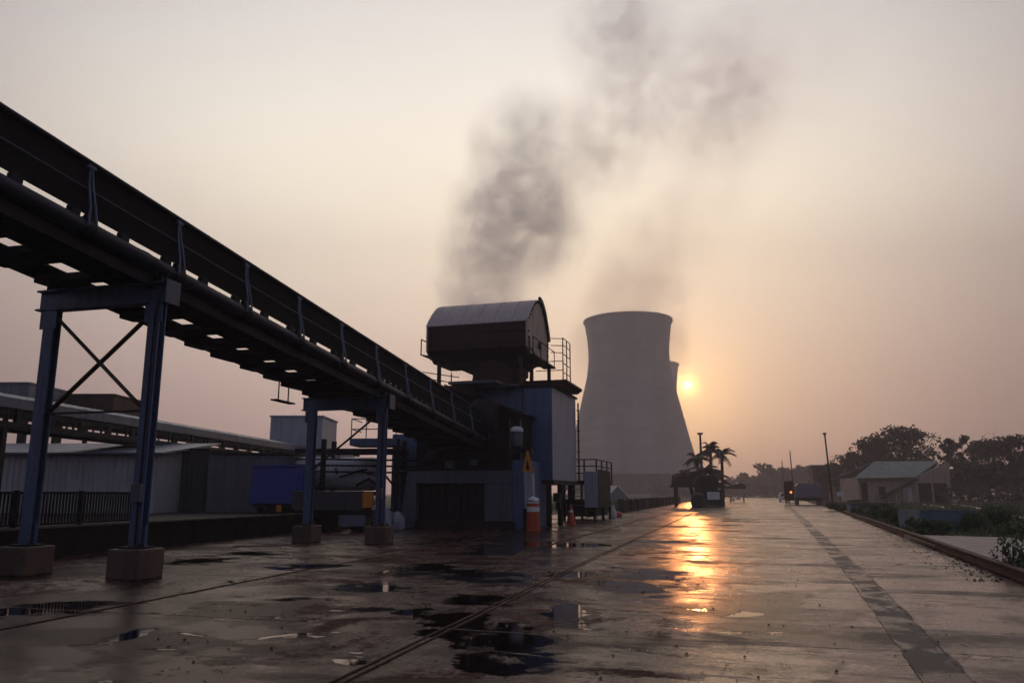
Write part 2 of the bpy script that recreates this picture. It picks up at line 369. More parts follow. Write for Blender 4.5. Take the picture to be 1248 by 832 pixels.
def to_road(p): return (p[0]*ca-p[1]*sa, p[0]*sa+p[1]*ca)
railpx = [(1248,710),(1120,660),(1010,618),(969,607),(950,603.9)]
rail = [gr(*q) for q in railpx]
d0 = (rail[1]-rail[0]).normalized(); rail = [rail[0]-d0*22]+rail
left_edge = [(-40,-15),(-40,8),(-13.2,8),(-8.2,33.5),(-7,41),(6,66),(8.9,67.5),(27.3,131),(60,240),(190,700)]
poly = [(p.x, p.y) for p in rail]+list(reversed(left_edge))
poly = [to_road(q) for q in poly]
ro = MB().add([(x,y,.004) for x,y in poly], [tuple(range(len(poly)))]).build('road', 'road')
ro.rotation_euler = (0,0,-ROAD_AZ); structure(ro)
# rusty edge rail: I-shaped beam on edge along the road
def strip(pts, w_, h_, z0=0.0):
    mb = MB()
    for i in range(len(pts)-1):
        a, b = Vector(pts[i]), Vector(pts[i+1]); mb.bar((a.x,a.y,z0+h_/2), (b.x,b.y,z0+h_/2), w_, h_)
    return mb
mb = MB()
for i in range(len(rail)-1):
    a, b = rail[i].copy(), rail[i+1].copy(); mb.ibeam((a.x,a.y,.125),(b.x,b.y,.125), .16, .19, .03)
tag(mb.build('edge_rail', 'rust'), 'long rusty steel rail edging the right side of the wet road', 'rail')
# patched track seam in the right lane
def patch():
    m, t, b = nt('patched_seam'); v = coords(t); b.inputs['Specular IOR Level'].default_value = .5
    n = noise(t, v, 1.1, 7, .65, .5); f = noise(t, v, 25, 5, .7)
    t.links.new(mixc(t, ramp(t, n, .48, .60), c4((.022,.013,.011)), c4((.13,.082,.072))), b.inputs['Base Color'])
    t.links.new(ramp(t, n, .46, .60, (.6,.6,.6,1), (.16,.16,.16,1)), b.inputs['Roughness'])
    bump(t, b, f, .8, .02); return m
M['patch'] = patch()
def ground_strip(ptsA, ptsB, z): 
    n = len(ptsA); vs = [(p[0],p[1],z) for p in ptsA]+[(p[0],p[1],z) for p in ptsB]
    return MB().add(vs, [(i,i+1,n+i+1,n+i) for i in range(n-1)])
cx = [gr(1165,840), gr(1045,700), gr(990,645), gr(960,615)]
def jitter(line, off, n=60, am=.03):
    out = []
    segs = [(line[i+1]-line[i]).length for i in range(len(line)-1)]; T = sum(segs)
    for k in range(n+1):
        d = T*(k/n)**2.2; i = 0
        while i < len(segs)-1 and d > segs[i]: d -= segs[i]; i += 1
        q = line[i]+(line[i+1]-line[i]).normalized()*d
        nn = (line[i+1]-line[i]).normalized(); nn = Vector((nn.y,-nn.x,0)); out.append(q+nn*(off+random.uniform(-am,am)))
    return out
structure(ground_strip(jitter(cx,-.17,60,.03), jitter(cx,.17,60,.03), .008).build('road_patch', 'patch'))
for off in (-.19, .19):
    structure(ground_strip(jitter(cx,off-.012,90,.014), jitter(cx,off+.012,90,.014), .012).build('road_seam', 'patch'))
# flush old steel rails set in the yard
ln1 = [gr(400,838), Vector((1.71,18.34,0)), Vector((36.7,143.7,0))]
ln2 = [gr(-120,800), gr(0,768), gr(370,695), Vector((-2.2,23.0,0)), Vector((7.4,62,0))]
ln3 = [gr(600,694), gr(640,672), Vector((7.0,45,0)), Vector((19.3,88,0))]
for i, (ln, lab) in enumerate(((ln1,'worn steel rail set flush in the road catching the orange sun'),(ln2,'old steel rail sunk in the yard passing in front of the brown footings'),(ln3,'short run of sunken steel rail beside the orange cone'))):
    mb = MB()
    for off in ((-.05,.05) if i != 1 else (0,)):
        q = [Vector((p.x+off, p.y, 0)) for p in ln]
        for a, b in zip(q[:-1], q[1:]): mb.bar((a.x,a.y,.010),(b.x,b.y,.010), .022, .018)
    tag(mb.build('sunken_rail', 'rust'), lab, 'rail', 'steel rails sunk in the yard')
# raised platform behind the yard on the left
pl = [(-60,7),(-13.6,7.2),(-13.3,8),(-10.2,23.8),(-8.2,33.5),(-7.0,41),(-6.6,58),(-60,58)]
structure(MB().prism([(x,y,0) for x,y in pl], (0,0,.70)).build('platform', 'darkconc'))
mb = MB()
for a, b in zip(pl[1:5], pl[2:6]): mb.bar((a[0],a[1],.72),(b[0],b[1],.72), .18, .05)
structure(mb.build('platform_kerb', 'concrete'))
# concrete slab on the right of the rail, low weeds field
structure(MB().prism([tuple(gr(1102,654.5)), tuple(gr(1232,658.5)), tuple(gr(1275,668)), tuple(gr(1275,692)), tuple(gr(1200,688)), tuple(gr(1165,677))], (0,0,.10)).build('pavement', 'slab'))

# ================================================================== COOLING TOWERS
def tower_mat():
    m, t, b = nt('streaked_tower_concrete')
    v = coords(t); sv = coords(t, (1,1,.12)); hv = coords(t, (.15,.15,1))
    n1 = noise(t, sv, .12, 6, .6); n2 = noise(t, hv, .35, 5, .6); n3 = noise(t, v, .05, 4)
    wv = t.nodes.new('ShaderNodeTexWave'); wv.bands_direction = 'Z'; wv.inputs['Scale'].default_value = .22; wv.inputs['Distortion'].default_value = 1.0; wv.inputs['Detail'].default_value = 3
    t.links.new(v, wv.inputs['Vector'])
    k = mth(t,'ADD', mth(t,'MULTIPLY',n1,.4), mth(t,'ADD', mth(t,'ADD', mth(t,'MULTIPLY',n2,.30), mth(t,'MULTIPLY',wv.outputs[1],.05)), mth(t,'MULTIPLY',n3,.25)))
    t.links.new(mixc(t, ramp(t,k,.35,.65), c4((.27,.245,.235)), c4((.50,.465,.445))), b.inputs['Base Color'])
    b.inputs['Roughness'].default_value = .9; bump(t, b, n2, .4, .3); return m
M['tower'] = tower_mat()
def cooling_tower(u, Y, label):
    root = thing('cooling_tower', label, 'cooling tower', ((u-624)/973*Y, Y, 0), 0, 'cooling towers')
    prof = [(36.5,11.5),(35.2,16),(33.4,24),(31.0,34),(28.3,46),(25.6,58),(23.4,68),(22.4,76),(22.3,82),(22.9,90),(23.8,97),(24.1,99.6),(24.9,99.7),(24.9,101),(23.6,101),(23.4,99),(22.3,90),(21.7,80),(22.8,68),(27.6,46),(32.7,24),(35.7,11.5)]
    prof = [(r_, z_ if z_ < 12 else 11.5+(z_-11.5)*.955) for r_, z_ in prof]
    sm = []
    for (a, b) in zip(prof[:-1], prof[1:]): sm.append(a)
    sm.append(prof[-1]); sm.append(prof[0])
    MB().lathe(sm, 96, close=False).build('shell', 'tower', root, True)
    for i in range(44):
        a0 = 2*math.pi*i/44; mb = MB()
        for s_ in (-1, 1):
            a1 = a0+s_*math.pi/44
            mb.tube([(39.5*math.cos(a0),39.5*math.sin(a0),0),(36.2*math.cos(a1),36.2*math.sin(a1),11.9)], .42, 6)
        mb.build('leg', 'concrete', root)
    MB().lathe([(41.5,-.2),(41.5,1.6),(41,1.6),(41,-.2)], 72, close=False).build('basin', 'tower', root)
    MB().lathe([(35.2,0),(35.2,11.35),(34,11.4),(.5,11.4)], 48).build('fill_pack', 'concrete', root)
    return root
ct = cooling_tower(771, 431, 'large grey concrete cooling tower standing in front with steam leaving its rim')
ct2 = copy_tree(ct); ct2.location = ((792-624)/973*585, 585, 0)
ct2['label'] = 'farther cooling tower mostly hidden behind the large one, beside the sun'

# ================================================================== MAIN CONVEYOR
AZ = R(15.32)
CO = Vector((-6.87,14.81,0))
# local frame: x = right of travel, y = along the conveyor
def zc(s): return 5.82-.092*s
conv = thing('belt_conveyor', 'long dark inclined belt conveyor with pipe girder and side rail, raised on blue trestles', 'conveyor', CO, -AZ)
S0, S1 = -11.0, 23.3
def L3(x, s, dz=0.0): return Vector((x, s, zc(s)+dz))
post_s = [.4+2.35*k for k in range(-4, 10)]
MB().tube([L3(0,S0), L3(0,S1)], .15, 16).build('pipe_girder', 'pipe', conv, True)
for s_ in post_s: MB().tube([L3(0,s_-.10), L3(0,s_+.10)], .19, 16).build('pipe_clamp', 'steel_dark', conv, True)
MB().bar(L3(-.12,S0,-.27), L3(-.12,S1,-.27), .10, .24).build('lower_stringer', 'steel_dark', conv)
# belt cover: near side sheet and shallow roof
mb = MB(); N = 60
prof = [(-.05,.29),(-.05,1.20),(-.20,1.24),(-.62,1.30),(-1.15,1.24),(-1.15,.95),(-1.13,.95),(-1.13,1.21),(-.62,1.27),(-.22,1.21),(-.075,1.17),(-.075,.29)]
k0 = len(prof)
for i in range(2):
    s_ = (S0, S1)[i]; mb.v += [tuple(L3(x, s_, dz)) for x, dz in prof]
mb.f += [(j,(j+1)%k0,k0+(j+1)%k0,k0+j) for j in range(k0)]+[tuple(range(k0)), tuple(reversed(range(k0,2*k0)))]
mb.build('belt_cover', 'sheet_dark', conv)
# belt and trough pan, idlers
MB().bar(L3(-.72,S0,.02), L3(-.72,S1,.02), .86, .05).build('belt', 'rubber', conv)
MB().bar(L3(-.66,S0,-.25), L3(-.66,S1,-.25), .80, .10).build('trough_pan', 'steel_dark', conv)
mb = MB(); s_ = S0
while s_ < S1:
    mb.tube([L3(-.28,s_,-.03),L3(-1.12,s_,-.03)], .06, 8); s_ += 1.175
mb.build('idler', 'steel_dark', conv)['kind'] = 'stuff'
# far side walkway girder and its handrail
MB().ibeam(L3(-2.52,S0,-.02), L3(-2.52,S1,-.02), .16, .30, .03).build('far_girder', 'steel_dark', conv)
MB().bar(L3(-2.2,S0,-.10), L3(-2.2,S1,-.10), .66, .05).build('walkway', 'steel_dark', conv)
mb = MB(); s_ = S0
random.seed(3)
while s_ < S1-.4:
    if s_ < 12:
        wd = random.choice((.35,.5,.7))+max(0,s_)*.05
    else: wd = .9
    mb.bar(L3(-.1,s_,-.22), L3(-2.45,s_,-.22), wd, .14); s_ += 1.175
mb.build('cross_member', 'steel_dark', conv)
MB().bar(L3(-1.6,11.5,-.26), L3(-1.6,S1,-.26), 1.0, .05).build('under_pan', 'steel_dark', conv)
for k, s_ in enumerate(post_s):            # stanchions: a pair of bowed flats that meet at the top rail
    mb = MB()
    for o_ in (-.05, .05):
        mb.tube([L3(.17,s_+o_*2.0,-.02), L3(.13,s_+o_*1.2,.35), L3(.03,s_+o_*.9,.8), L3(.0,s_+o_*.35,1.22)], .021, 6)
    mb.bar(L3(.0,s_-.09,1.12), L3(.0,s_+.09,1.12), .07, .06)
    mb.build('stanchion', 'steel_blue', conv)
    if k % 2 == 0: pass
for k in range(len(post_s)-1):             # short packers between pipe and cover leave gaps of sky
    for f_ in ((.08,.42,.92) if k < 8 else (.1,.3,.5,.7,.9)):
        s_ = post_s[k]+2.35*f_; MB().bar(L3(-.1,s_-.10,.22), L3(-.1,s_+.10,.22), .12, .20).build('packer', 'steel_dark', conv)
MB().tube([L3(0,S0,1.20), L3(0,S1-.6,1.20)], .045, 8).build('top_rail', 'pipe', conv, True)
MB().tube([L3(.02,S0,.70), L3(.02,S1-.6,.70)], .013, 6).build('mid_rail', 'steel_grey', conv, True)
for s_ in (-6,-1.6,2.9,7.4,12,16.5,20.5):
    MB().tube([L3(-2.56,s_,.1), L3(-2.56,s_,.52)], .02, 6).build('far_post', 'steel_dark', conv)
# slack cable looping from the pipe near the first trestle
pts = [L3(.2,-.9+.1*i,.04-.22*math.sin(math.pi*i/18)+.15*math.sin(i*.35)) for i in range(19)]
MB().tube(pts, .012, 5).build('cable', 'rubber', conv, True)
# hanging step below the far side
mb = MB(); s_ = 8.4
for dx in (0, .55): mb.tube([L3(-2.5,s_+dx,-.1), L3(-2.5,s_+dx,-.78)], .02, 6)
mb.bar(L3(-2.5,s_-.25,-.80), L3(-2.5,s_+.8,-.72), .22, .04)
mb.build('hanging_step', 'steel_dark', conv)
# hood where the belt runs out
# ---- trestles
def trestle(s_, label, braces, ft, full=True):
    zt = zc(s_)-.30
    p = CO+Vector((math.sin(AZ)*s_, math.cos(AZ)*s_, 0))
    T = thing('trestle', label, 'trestle', p, -AZ, 'blue trestles under the main conveyor')
    # column height up to cap underside
    h0 = zt-.42
    for x in (0, -2.5):
        MB().ibeam((x,0,.52),(x,0,h0+.03), .25, .20, .03, (0,1,0)).build('leg', 'steel_blue', T)
        MB().box(x-.22,x+.22,-.22,.22,.525,.56).build('base_plate', 'steel_dark', T)
        MB().box(x-.17,x+.17,-.02,.02,.56,.95).build('gusset', 'steel_blue', T)
        f = ft; mbf = MB()
        mbf.prism([(x-f,-f,0),(x+f,-f,0),(x+f,f,0),(x-f,f,0)], (0,0,.524)).build('footing', 'footing', T, False, .025)
    mb = MB(); mb.ibeam((.30,0,h0+.24),(-2.85,0,h0+.24), .26, .42, .035); mb.build('cap_beam', 'steel_blue', T)
    MB().box(.302,.318,-.2,.2,h0+.0,h0+.46).build('end_plate', 'steel_grey', T)
    mb = MB()
    for x in (0,-2.5): mb.box(x-.12,x+.12,-.12,.12,h0+.455,zt+.12)
    mb.build('bearing_stool', 'steel_dark', T)
    for a, b in braces: MB().bar(a, b, .03, .11, (0,1,0)).build('brace', 'rust', T)
    for x in (0,-2.5):
        for bx_, by_ in ((-.17,-.16),(.17,-.16),(-.17,.16),(.17,.16)): MB().tube([(x+bx_,by_,.555),(x+bx_,by_,.62)], .022, 6).build('anchor_bolt', 'rust', T)
        MB().box(x-.20,x+.20,-.115,-.10,h0-.36,h0+.0).build('splice_plate', 'steel_blue', T)
    MB().tube([(.05,-.13,.56),(.05,-.13,h0*.6),(.07,-.14,h0-.2),(.2,-.2,h0+.1),(.25,-.1,zt+.2)], .018, 6).build('conduit', 'rubber', T, True)
    MB().box(-.07,.13,-.22,-.105,1.35,1.68).build('switch_box', 'steel_grey', T, False, .01)
    return T
h = zc(0)-.72
trestle(0, 'tall blue steel trestle with rusty cross brace nearest the camera', [((-.12,.05,h-.1),(-2.38,.05,h-2.0)), ((-2.38,-.05,h-.1),(-.12,-.05,h-2.0)), ((-.1,0,h-2.05),(-2.4,0,h-2.05))], .34)
trestle(10.48, 'middle blue steel trestle with a single diagonal brace beside the grey trailer', [((-.10,.05,zc(10.48)-.8),(-2.4,.05,zc(10.48)-2.55))], .34)
trestle(-10.3, 'blue trestle close beside the camera carrying the upper conveyor end', [((-.12,.05,h+.8),(-2.38,.05,h-1.0))], .34)

# ================================================================== SECOND CONVEYOR (background left)
A2 = R(5); P0 = at(0, 480, 28); z2 = P0.z
c2 = thing('belt_conveyor', 'level blue grey covered conveyor crossing behind the trestles above the sheds', 'conveyor', (P0.x, P0.y, 0), -A2)
def K(x, s, z): return (x, s, z)
hood = [(.0,-.42),(.0,-.05),(-.25,.10),(-1.3,.12),(-1.6,-.05),(-1.6,-.42),(-1.57,-.42),(-1.57,-.08),(-1.3,.08),(-.26,.06),(-.03,-.08),(-.03,-.42)]
MB().prism([(x, -10, z2+z) for x, z in hood], (0, 55, 0)).build('hood', 'roof_blue', c2)
MB().bar((.05,-10,z2-1.05),(.05,45,z2-1.05),.14,.22).build('girder', 'steel_dark', c2)
MB().bar((-1.6,-10,z2-1.05),(-1.6,45,z2-1.05),.14,.22).build('girder', 'steel_dark', c2)
MB().bar((-.8,-10,z2-.98),(-.8,45,z2-.98),1.3,.10).build('belt', 'steel_dark', c2)
MB().bar((-.75,-10,z2-.56),(-.75,45,z2-.56),1.3,.22).build('return_pan', 'steel_dark', c2)
for i in range(29):
    s_ = -9+i*1.9
    for x_ in (0,-1.6): MB().bar((x_,s_,z2-.94),(x_,s_,z2-.43),.07,.07).build('hood_post', 'steel_dark', c2)
    MB().box(-.2,-.04,s_+.55,s_+.8,z2-.93,z2-.44).build('bracket', 'steel_dark', c2)
for s_ in (-4, .35, 12, 24, 36):
    mb = MB(); mb.bar((.0,s_,.70),(.0,s_,z2-1.15),.22,.22); mb.build('support_leg', 'steel_dark', c2)
    mb = MB(); mb.bar((-1.6,s_,.70),(-1.6,s_,z2-1.15),.22,.22); mb.build('support_leg', 'steel_dark', c2)

# ================================================================== SHEDS, FENCE, TANKS (left background)
def shed(name, label, x0, x1, y0, y1, z0, zf, zb, wall, roof, over=.35, rz=0.0, pitch=.25):
    S = thing(name, label, 'shed', ((x0+x1)/2, y0, z0), rz)
    w_ = (x1-x0)/2; d = y1-y0; hf, hb = zf-z0, zb-z0
    MB().corr((-w_,0),(w_,0),0,hf,pitch).build('front_wall', wall, S)
    MB().corr((w_,d),(-w_,d),0,hb,pitch).build('back_wall', wall, S)
    MB().corr((w_,.03),(w_,d-.03),0,hf,pitch,.035,hb).build('side_wall', wall, S)
    MB().corr((-w_,d-.03),(-w_,.03),0,hb,pitch,.035,hf).build('side_wall', wall, S)
    MB().prism([(-w_-over,-over,hf+.06-.02),(-w_-over,d+over,hb+.06),(-w_-over,d+over,hb+.14),(-w_-over,-over,hf+.12)], (2*(w_+over),0,0)).build('roof', roof, S)
    return S
def xat(u, Y): return (u-624)/973*Y
s1 = shed('shed', 'long pale corrugated shed with light roof sheets behind the slatted railing', xat(-330,34), xat(188,34), 34, 40, .7, 3.12, 3.9, 'corr_pale', 'roof_blue')
shed('shed', 'dark corrugated lean-to between the pale shed and the grey one', xat(189,36.6), xat(250,36.6), 36.6, 42, .7, 3.45, 3.6, 'corr_dark', 'steel_dark', .1)
shed('shed', 'mid grey ribbed metal shed left of the blue skip', xat(251,36), xat(345,36), 36, 42, .7, 3.22, 3.45, 'corr_mid', 'steel_dark', .1)
# slatted railing along platform edge
fa, fb = Vector((-13.3,8.2,.745)), Vector((-10.55,22.3,.745)); fa = fb+(fa-fb)*1.0
fn = thing('slatted_railing', 'dark upright slat railing along the platform edge in front of the pale shed', 'railing', (0,0,0))
L_ = (fb-fa).length; dd = (fb-fa)/L_
mb = MB(); n_ = int(L_/.105)
for i in range(n_+1):
    p = fa+dd*(i*L_/n_); mb.box(p.x-.018,p.x+.018,p.y-.018,p.y+.018,.79,1.50)
mb.build('slat_panel', 'steel_dark', fn)
MB().bar(fa+Vector((0,0,.78)), fb+Vector((0,0,.78)), .07, .06).build('top_rail', 'steel_dark', fn)
MB().bar(fa+Vector((0,0,.05)), fb+Vector((0,0,.05)), .05, .05).build('bottom_rail', 'steel_dark', fn)
for i in range(8):
    p = fa+dd*(i*L_/7); MB().box(p.x-.05,p.x+.05,p.y-.05,p.y+.05,.70,1.58).build('post', 'steel_dark', fn)
# roof tanks / boxes beyond the second conveyor
def bigbox(label, u0, u1, v0, v1, Y, dep, mat):
    a = at(u0, v0, Y); b = at(u1, v1, Y); zt, zb = a.z, b.z
    o = thing('tank_house', label, 'tank house', ((a.x+b.x)/2, Y, 0), 0, 'box shaped tanks above the back conveyor')
    hw = (b.x-a.x)/2
    MB().box(-hw,hw,0,dep,zb,zt).build('casing', mat, o, False, .03)
    MB().box(-hw-.08,hw+.08,-.08,dep+.08,zt+.003,zt+.12).build('lid', mat, o)
    mb = MB()
    for x in (-hw*.9, hw*.9):
        for y in (.2, dep-.2): mb.box(x-.12,x+.12,y-.12,y+.12,.7,zb)
    mb.build('stand', 'steel_dark', o)
    mb = MB()
    for k in range(1,5): x = -hw+2*hw*k/5; mb.box(x-.03,x+.03,-.04,0,zb,zt)
    mb.build('rib', mat, o)
bigbox('pale grey box tank right of the first trestle above the back conveyor', 330, 391, 508, 560, 60, 5, 'cabingrey')
bigbox('small blue grey box tank at the left edge above the back conveyor', -20, 32, 468, 505, 46, 4, 'roof_blue')
bigbox('brown box tank seen between the legs of the near trestle', 66, 136, 482, 510, 50, 4, 'brown')
# blue skip on wheels
b0 = at(306,618,34.2)
sk = thing('skip_trailer', 'deep blue box skip on small wheels parked before the grey shed', 'skip', (-10.1,34.2,.70), R(4))
MB().prism([(-1.15,0,.38),(1.1,0,.38),(1.12,0,1.95),(-1.05,0,1.95)], (0,3.0,0)).build('box', 'skip', sk, False, .03)
MB().box(-1.1,1.16,-.05,3.05,1.953,2.03).build('rim', 'skip', sk)
MB().box(-1.0,1.0,.1,2.9,.26,.377).build('chassis', 'steel_dark', sk)
for x in (-.75,.75):
    for y in (.5,2.4): MB().lathe([(.24,-.1),(.26,-.07),(.26,.07),(.24,.1)], 20, (x,y,.26), axis='x').build('wheel', 'rubber', sk, True)
for x in (.15,.95): MB().box(x-.1,x+.1,-.06,-.03,.06,.34).build('marker_plate', 'yellow', sk)
# white tank trailer behind
tk = thing('tank_trailer', 'white rounded tank trailer behind the grey flatbed and trestle', 'tank trailer', (-8.6,38.5,.70), R(2))
MB().lathe([(.02,-2.5),(.45,-2.45),(.72,-2.2),(.8,-1.9),(.8,1.9),(.72,2.2),(.45,2.45),(.02,2.5)], 28, (0,0,1.75), axis='x').build('tank', 'white', tk, True)
MB().box(-2.2,2.2,-.5,.5,.72,.92).build('chassis', 'steel_dark', tk)
for x in (-1.4,-.6,1.5): 
    for y in (-.6,.6): MB().lathe([(.36,-.12),(.4,-.08),(.4,.08),(.36,.12)], 20, (x,y,.4), axis='y').build('wheel', 'rubber', tk, True)
MB().lathe([(.3,0),(.3,.18),(.22,.22)], 16, (0,0,2.54)).build('manhole', 'white', tk)
mb = MB(); mb.tube([(1.2,-.85,1.2),(1.8,-1.0,1.5),(2.3,-.95,1.1),(2.6,-.9,.6)], .06, 8); mb.tube([(.4,-.86,1.6),(1.0,-1.0,1.75),(1.7,-1.0,1.95)], .05, 8); mb.build('hose', 'rubber', tk, True)
# grey flatbed with orange tail panel
fl = thing('flatbed_trailer', 'low grey flatbed trailer with orange tail panel between the middle trestle legs', 'trailer', (-7.15,32.2,0), R(8))
MB().box(-1.65,1.1,0,1.9,.85,1.62).build('side_board', 'corr_dark', fl, False, .02)
MB().box(1.103,1.50,0,1.9,.95,1.55).build('tail_panel', 'yellow', fl, False, .02)
MB().box(-1.5,1.5,.15,1.75,.62,.847).build('chassis', 'steel_dark', fl)
for x in (-1.1,.9):
    for y in (.25,1.65): MB().lathe([(.32,-.12),(.36,-.08),(.36,.08),(.32,.12)], 20, (x,y,.36), axis='y').build('wheel', 'rubber', fl, True)
MB().box(.2,1.25,-.12,.12,.22,.66).build('tool_box', 'roof_blue', fl, False, .02)
# cement sacks beside the flatbed
for i, (x, y, z, s_, lab) in enumerate(((1.95,.9,0,.42,'pale slumped sack standing on the ground behind the orange tail panel'),(2.5,1.3,0,.34,'smaller pale sack leaning in front of the base flank'))):
    random.seed(20+i); mb = MB(); pr = [(.02,0),(.8,.02),(1,.3),(.98,.9),(.85,1.6),(.5,2.05),(.2,2.2),(.02,2.2)]
    mb.lathe([(r*s_, z_*s_) for r, z_ in pr], 18)
    mb.v = [(a*(1+random.uniform(-.18,.18)), b*(1+random.uniform(-.18,.18)), c_*(1+random.uniform(-.06,.06))) for a, b, c_ in mb.v]
    o = mb.build('sack', 'cabingrey', None, True); q = Matrix.Rotation(R(8),3,'Z') @ Vector((x,y,0))
    o.location = (-7.15+q.x, 32.2+q.y, z); tag(o, lab, 'sack', 'sacks beside the flatbed')
# pipe rack with railed platform
rk = thing('pipe_rack', 'dark steel pipe rack with small railed platform between the trestle and the blue housing', 'pipe rack', (-7.2,36.6,0), R(-4))
for x in (-1.55,1.9):
    for y in (0,1.6): MB().ibeam((x,y,.0),(x,y,4.0),.2,.2,.03,(0,1,0)).build('column', 'steel_dark', rk)
MB().box(-2.9,2.1,-.1,.1,3.35,3.56).build('beam', 'steel_dark', rk); MB().box(-2.9,2.1,1.5,1.7,3.35,3.56).build('beam', 'steel_dark', rk)
MB().box(-.3,1.9,-.15,1.75,3.7,4.02).build('platform', 'steel_blue', rk)
for i, z in enumerate((2.55,2.85,3.15)):
    MB().tube([(-3.4,.3+.4*i,z),(3.0,.3+.4*i,z-.1)], .045, 10).build('pipe', 'steel_dark', rk, True)
random.seed(5); mb = MB()
for i in range(9):
    x = random.uniform(-1,2); z = random.uniform(2.2,3.3); mb.tube([(x,.2,z),(x+random.uniform(-.5,.5),.8,z+random.uniform(-.6,.3))], .05, 6)
mb.build('branch_pipe', 'steel_dark', rk)
mb = MB()
for x in (-.25,.45,1.15,1.85):
    mb.tube([(x,-.1,4.02),(x,-.1,4.95)], .025, 6)
for z in (4.45,4.93): mb.tube([(-.25,-.1,z),(1.85,-.1,z)], .025, 6)
for z in (4.45,4.93): mb.tube([(-.25,-.1,z),(-.25,1.7,z)], .025, 6)
mb.build('railing', 'steel_blue', rk)

# ================================================================== PROCESSING STATION (machine)
MA = R(16.5); MO = Vector((1.93,37,0))
def frame(name, label, cat): return thing(name, label, cat, MO, -MA)
st = frame('transfer_house', 'dark transfer house with sloping canopy on a grey blue base where the conveyor ends', 'transfer house')
# base: front x -6.3..-1.1, y from -3.1
def bx(mat, name, par, *a, bev=0.0): return MB().box(*a).build(name, mat, par, False, bev)
MB().prism([(-6.35,-3.1,0.02),(-5.55,-3.1,0.02),(-5.55,-3.1,2.5),(-6.0,-3.1,2.5)], (0,4.6,0)).build('side_flank', 'steel_grey', st, False, .02)
bx('steel_grey','lintel',st,-5.548,-1.1,-3.1,1.5,1.95,2.5, bev=.02)
bx('steel_grey','pier',st,-2.35,-1.1,-3.1,1.5,.35,1.948, bev=.02)
bx('darkconc','plinth',st,-5.548,-1.0,-3.2,1.5,.0,.35, bev=.02)
bx('steel_dark','recess_panel',st,-5.546,-2.352,-2.72,-2.6,.353,1.947)
mb = MB()
for i in range(9): x = -5.4+i*.36; mb.box(x,x+.05,-2.78,-2.72,.36,1.94)
mb.build('recess_rib', 'steel_dark', st)
bx('steel_dark','drive_deck',st,-6.3,-1.0,-3.0,1.6,2.503,2.62)
# clutter of the drive on the deck
random.seed(11); mb = MB()
for i in range(14):
    x = random.uniform(-5.9,-1.6); y = random.uniform(-2.6,-1.2); a = random.uniform(.15,.5); mb.box(x,x+a,y,y+a,2.622,2.65+random.uniform(.15,.6))
mb.tube([(-5.6,-2.4,2.95),(-2.2,-2.3,2.95)], .12, 10)
mb.lathe([(.3,-.25),(.34,-.2),(.34,.2),(.3,.25)], 20, (-5.1,-2.3,3.1), axis='x')
mb.build('drive_gear', 'steel_dark', st)
bx('steel_grey','gearbox',st,-4.35,-3.95,-2.75,-2.4,2.63,2.95, bev=.02)
bx('steel_grey','junction_box',st,-3.1,-2.85,-2.8,-2.5,2.75,3.0, bev=.01)
# head house: dark walls with canopy sloping down to the right
hh = [(-6.1,5.0),(-4.5,6.35),(-3.9,6.4),(-1.05,5.05),(-1.05,2.63),(-6.1,2.63)]
MB().prism([(x,-1.9,z) for x, z in hh], (0,3.2,0)).build('head_house', 'sheet_dark', st)
MB().prism([(-4.6,-2.35,6.42),(-.85,-2.35,5.03),(-.85,-2.35,5.10),(-4.6,-2.35,6.50)], (0,3.9,0)).build('canopy', 'brown', st)
MB().box(-4.7,-2.3,-1.6,1.6,6.60,6.72).build('upper_deck', 'steel_grey', st)
MB().lathe([(.02,-.8),(.55,-.7),(.62,-.4),(.62,.5),(.5,.7)], 24, (-2.6,-2.3,5.0)).build('rounded_tank', 'steel_dark', st, True)
for x in (-1.4,-.9): MB().bar((x,-2.4,2.6),(x,-2.4,4.75),.06,.06).build('canopy_post', 'steel_grey', st)
# motor with pale cap
mo = MB().lathe([(.02,-.42),(.24,-.4),(.26,-.3),(.26,.28),(.22,.38),(.02,.42)], 20, (-.98,-2.75,3.95)).build('motor', 'steel_grey', st, True)
MB().lathe([(.285,.24),(.285,.34),(.2,.45),(.02,.47)], 20, (-.98,-2.75,3.95)).build('motor_cap', 'white', mo, True)
bx('steel_dark','motor_bracket',st,-1.5,-.3,-2.9,-2.5,3.25,3.42)
# blue end panel and right pier
bx('cabinblue','end_panel',st,-1.097,-.55,-3.05,1.2,.02,2.95, bev=.02)
MB().prism([(-.50,-3.2,.9),(-.12,-3.2,.9),(-.16,-3.2,2.35),(-.55,-3.2,2.35)], (0,.35,0)).build('pale_pier', 'cabingrey', st, False, .02)
bx('darkconc','pier_foot',st,-.56,-.08,-3.22,-2.7,.0,.897)
# blue panel left of the base
MB().prism([(-8.1,-.3,0.0),(-6.4,-.3,0.0),(-6.4,-.3,3.6),(-7.0,-.3,4.4),(-8.1,-.3,4.4)], (0,2.5,0)).build('side_bunker', 'cabinblue', st, False, .02)
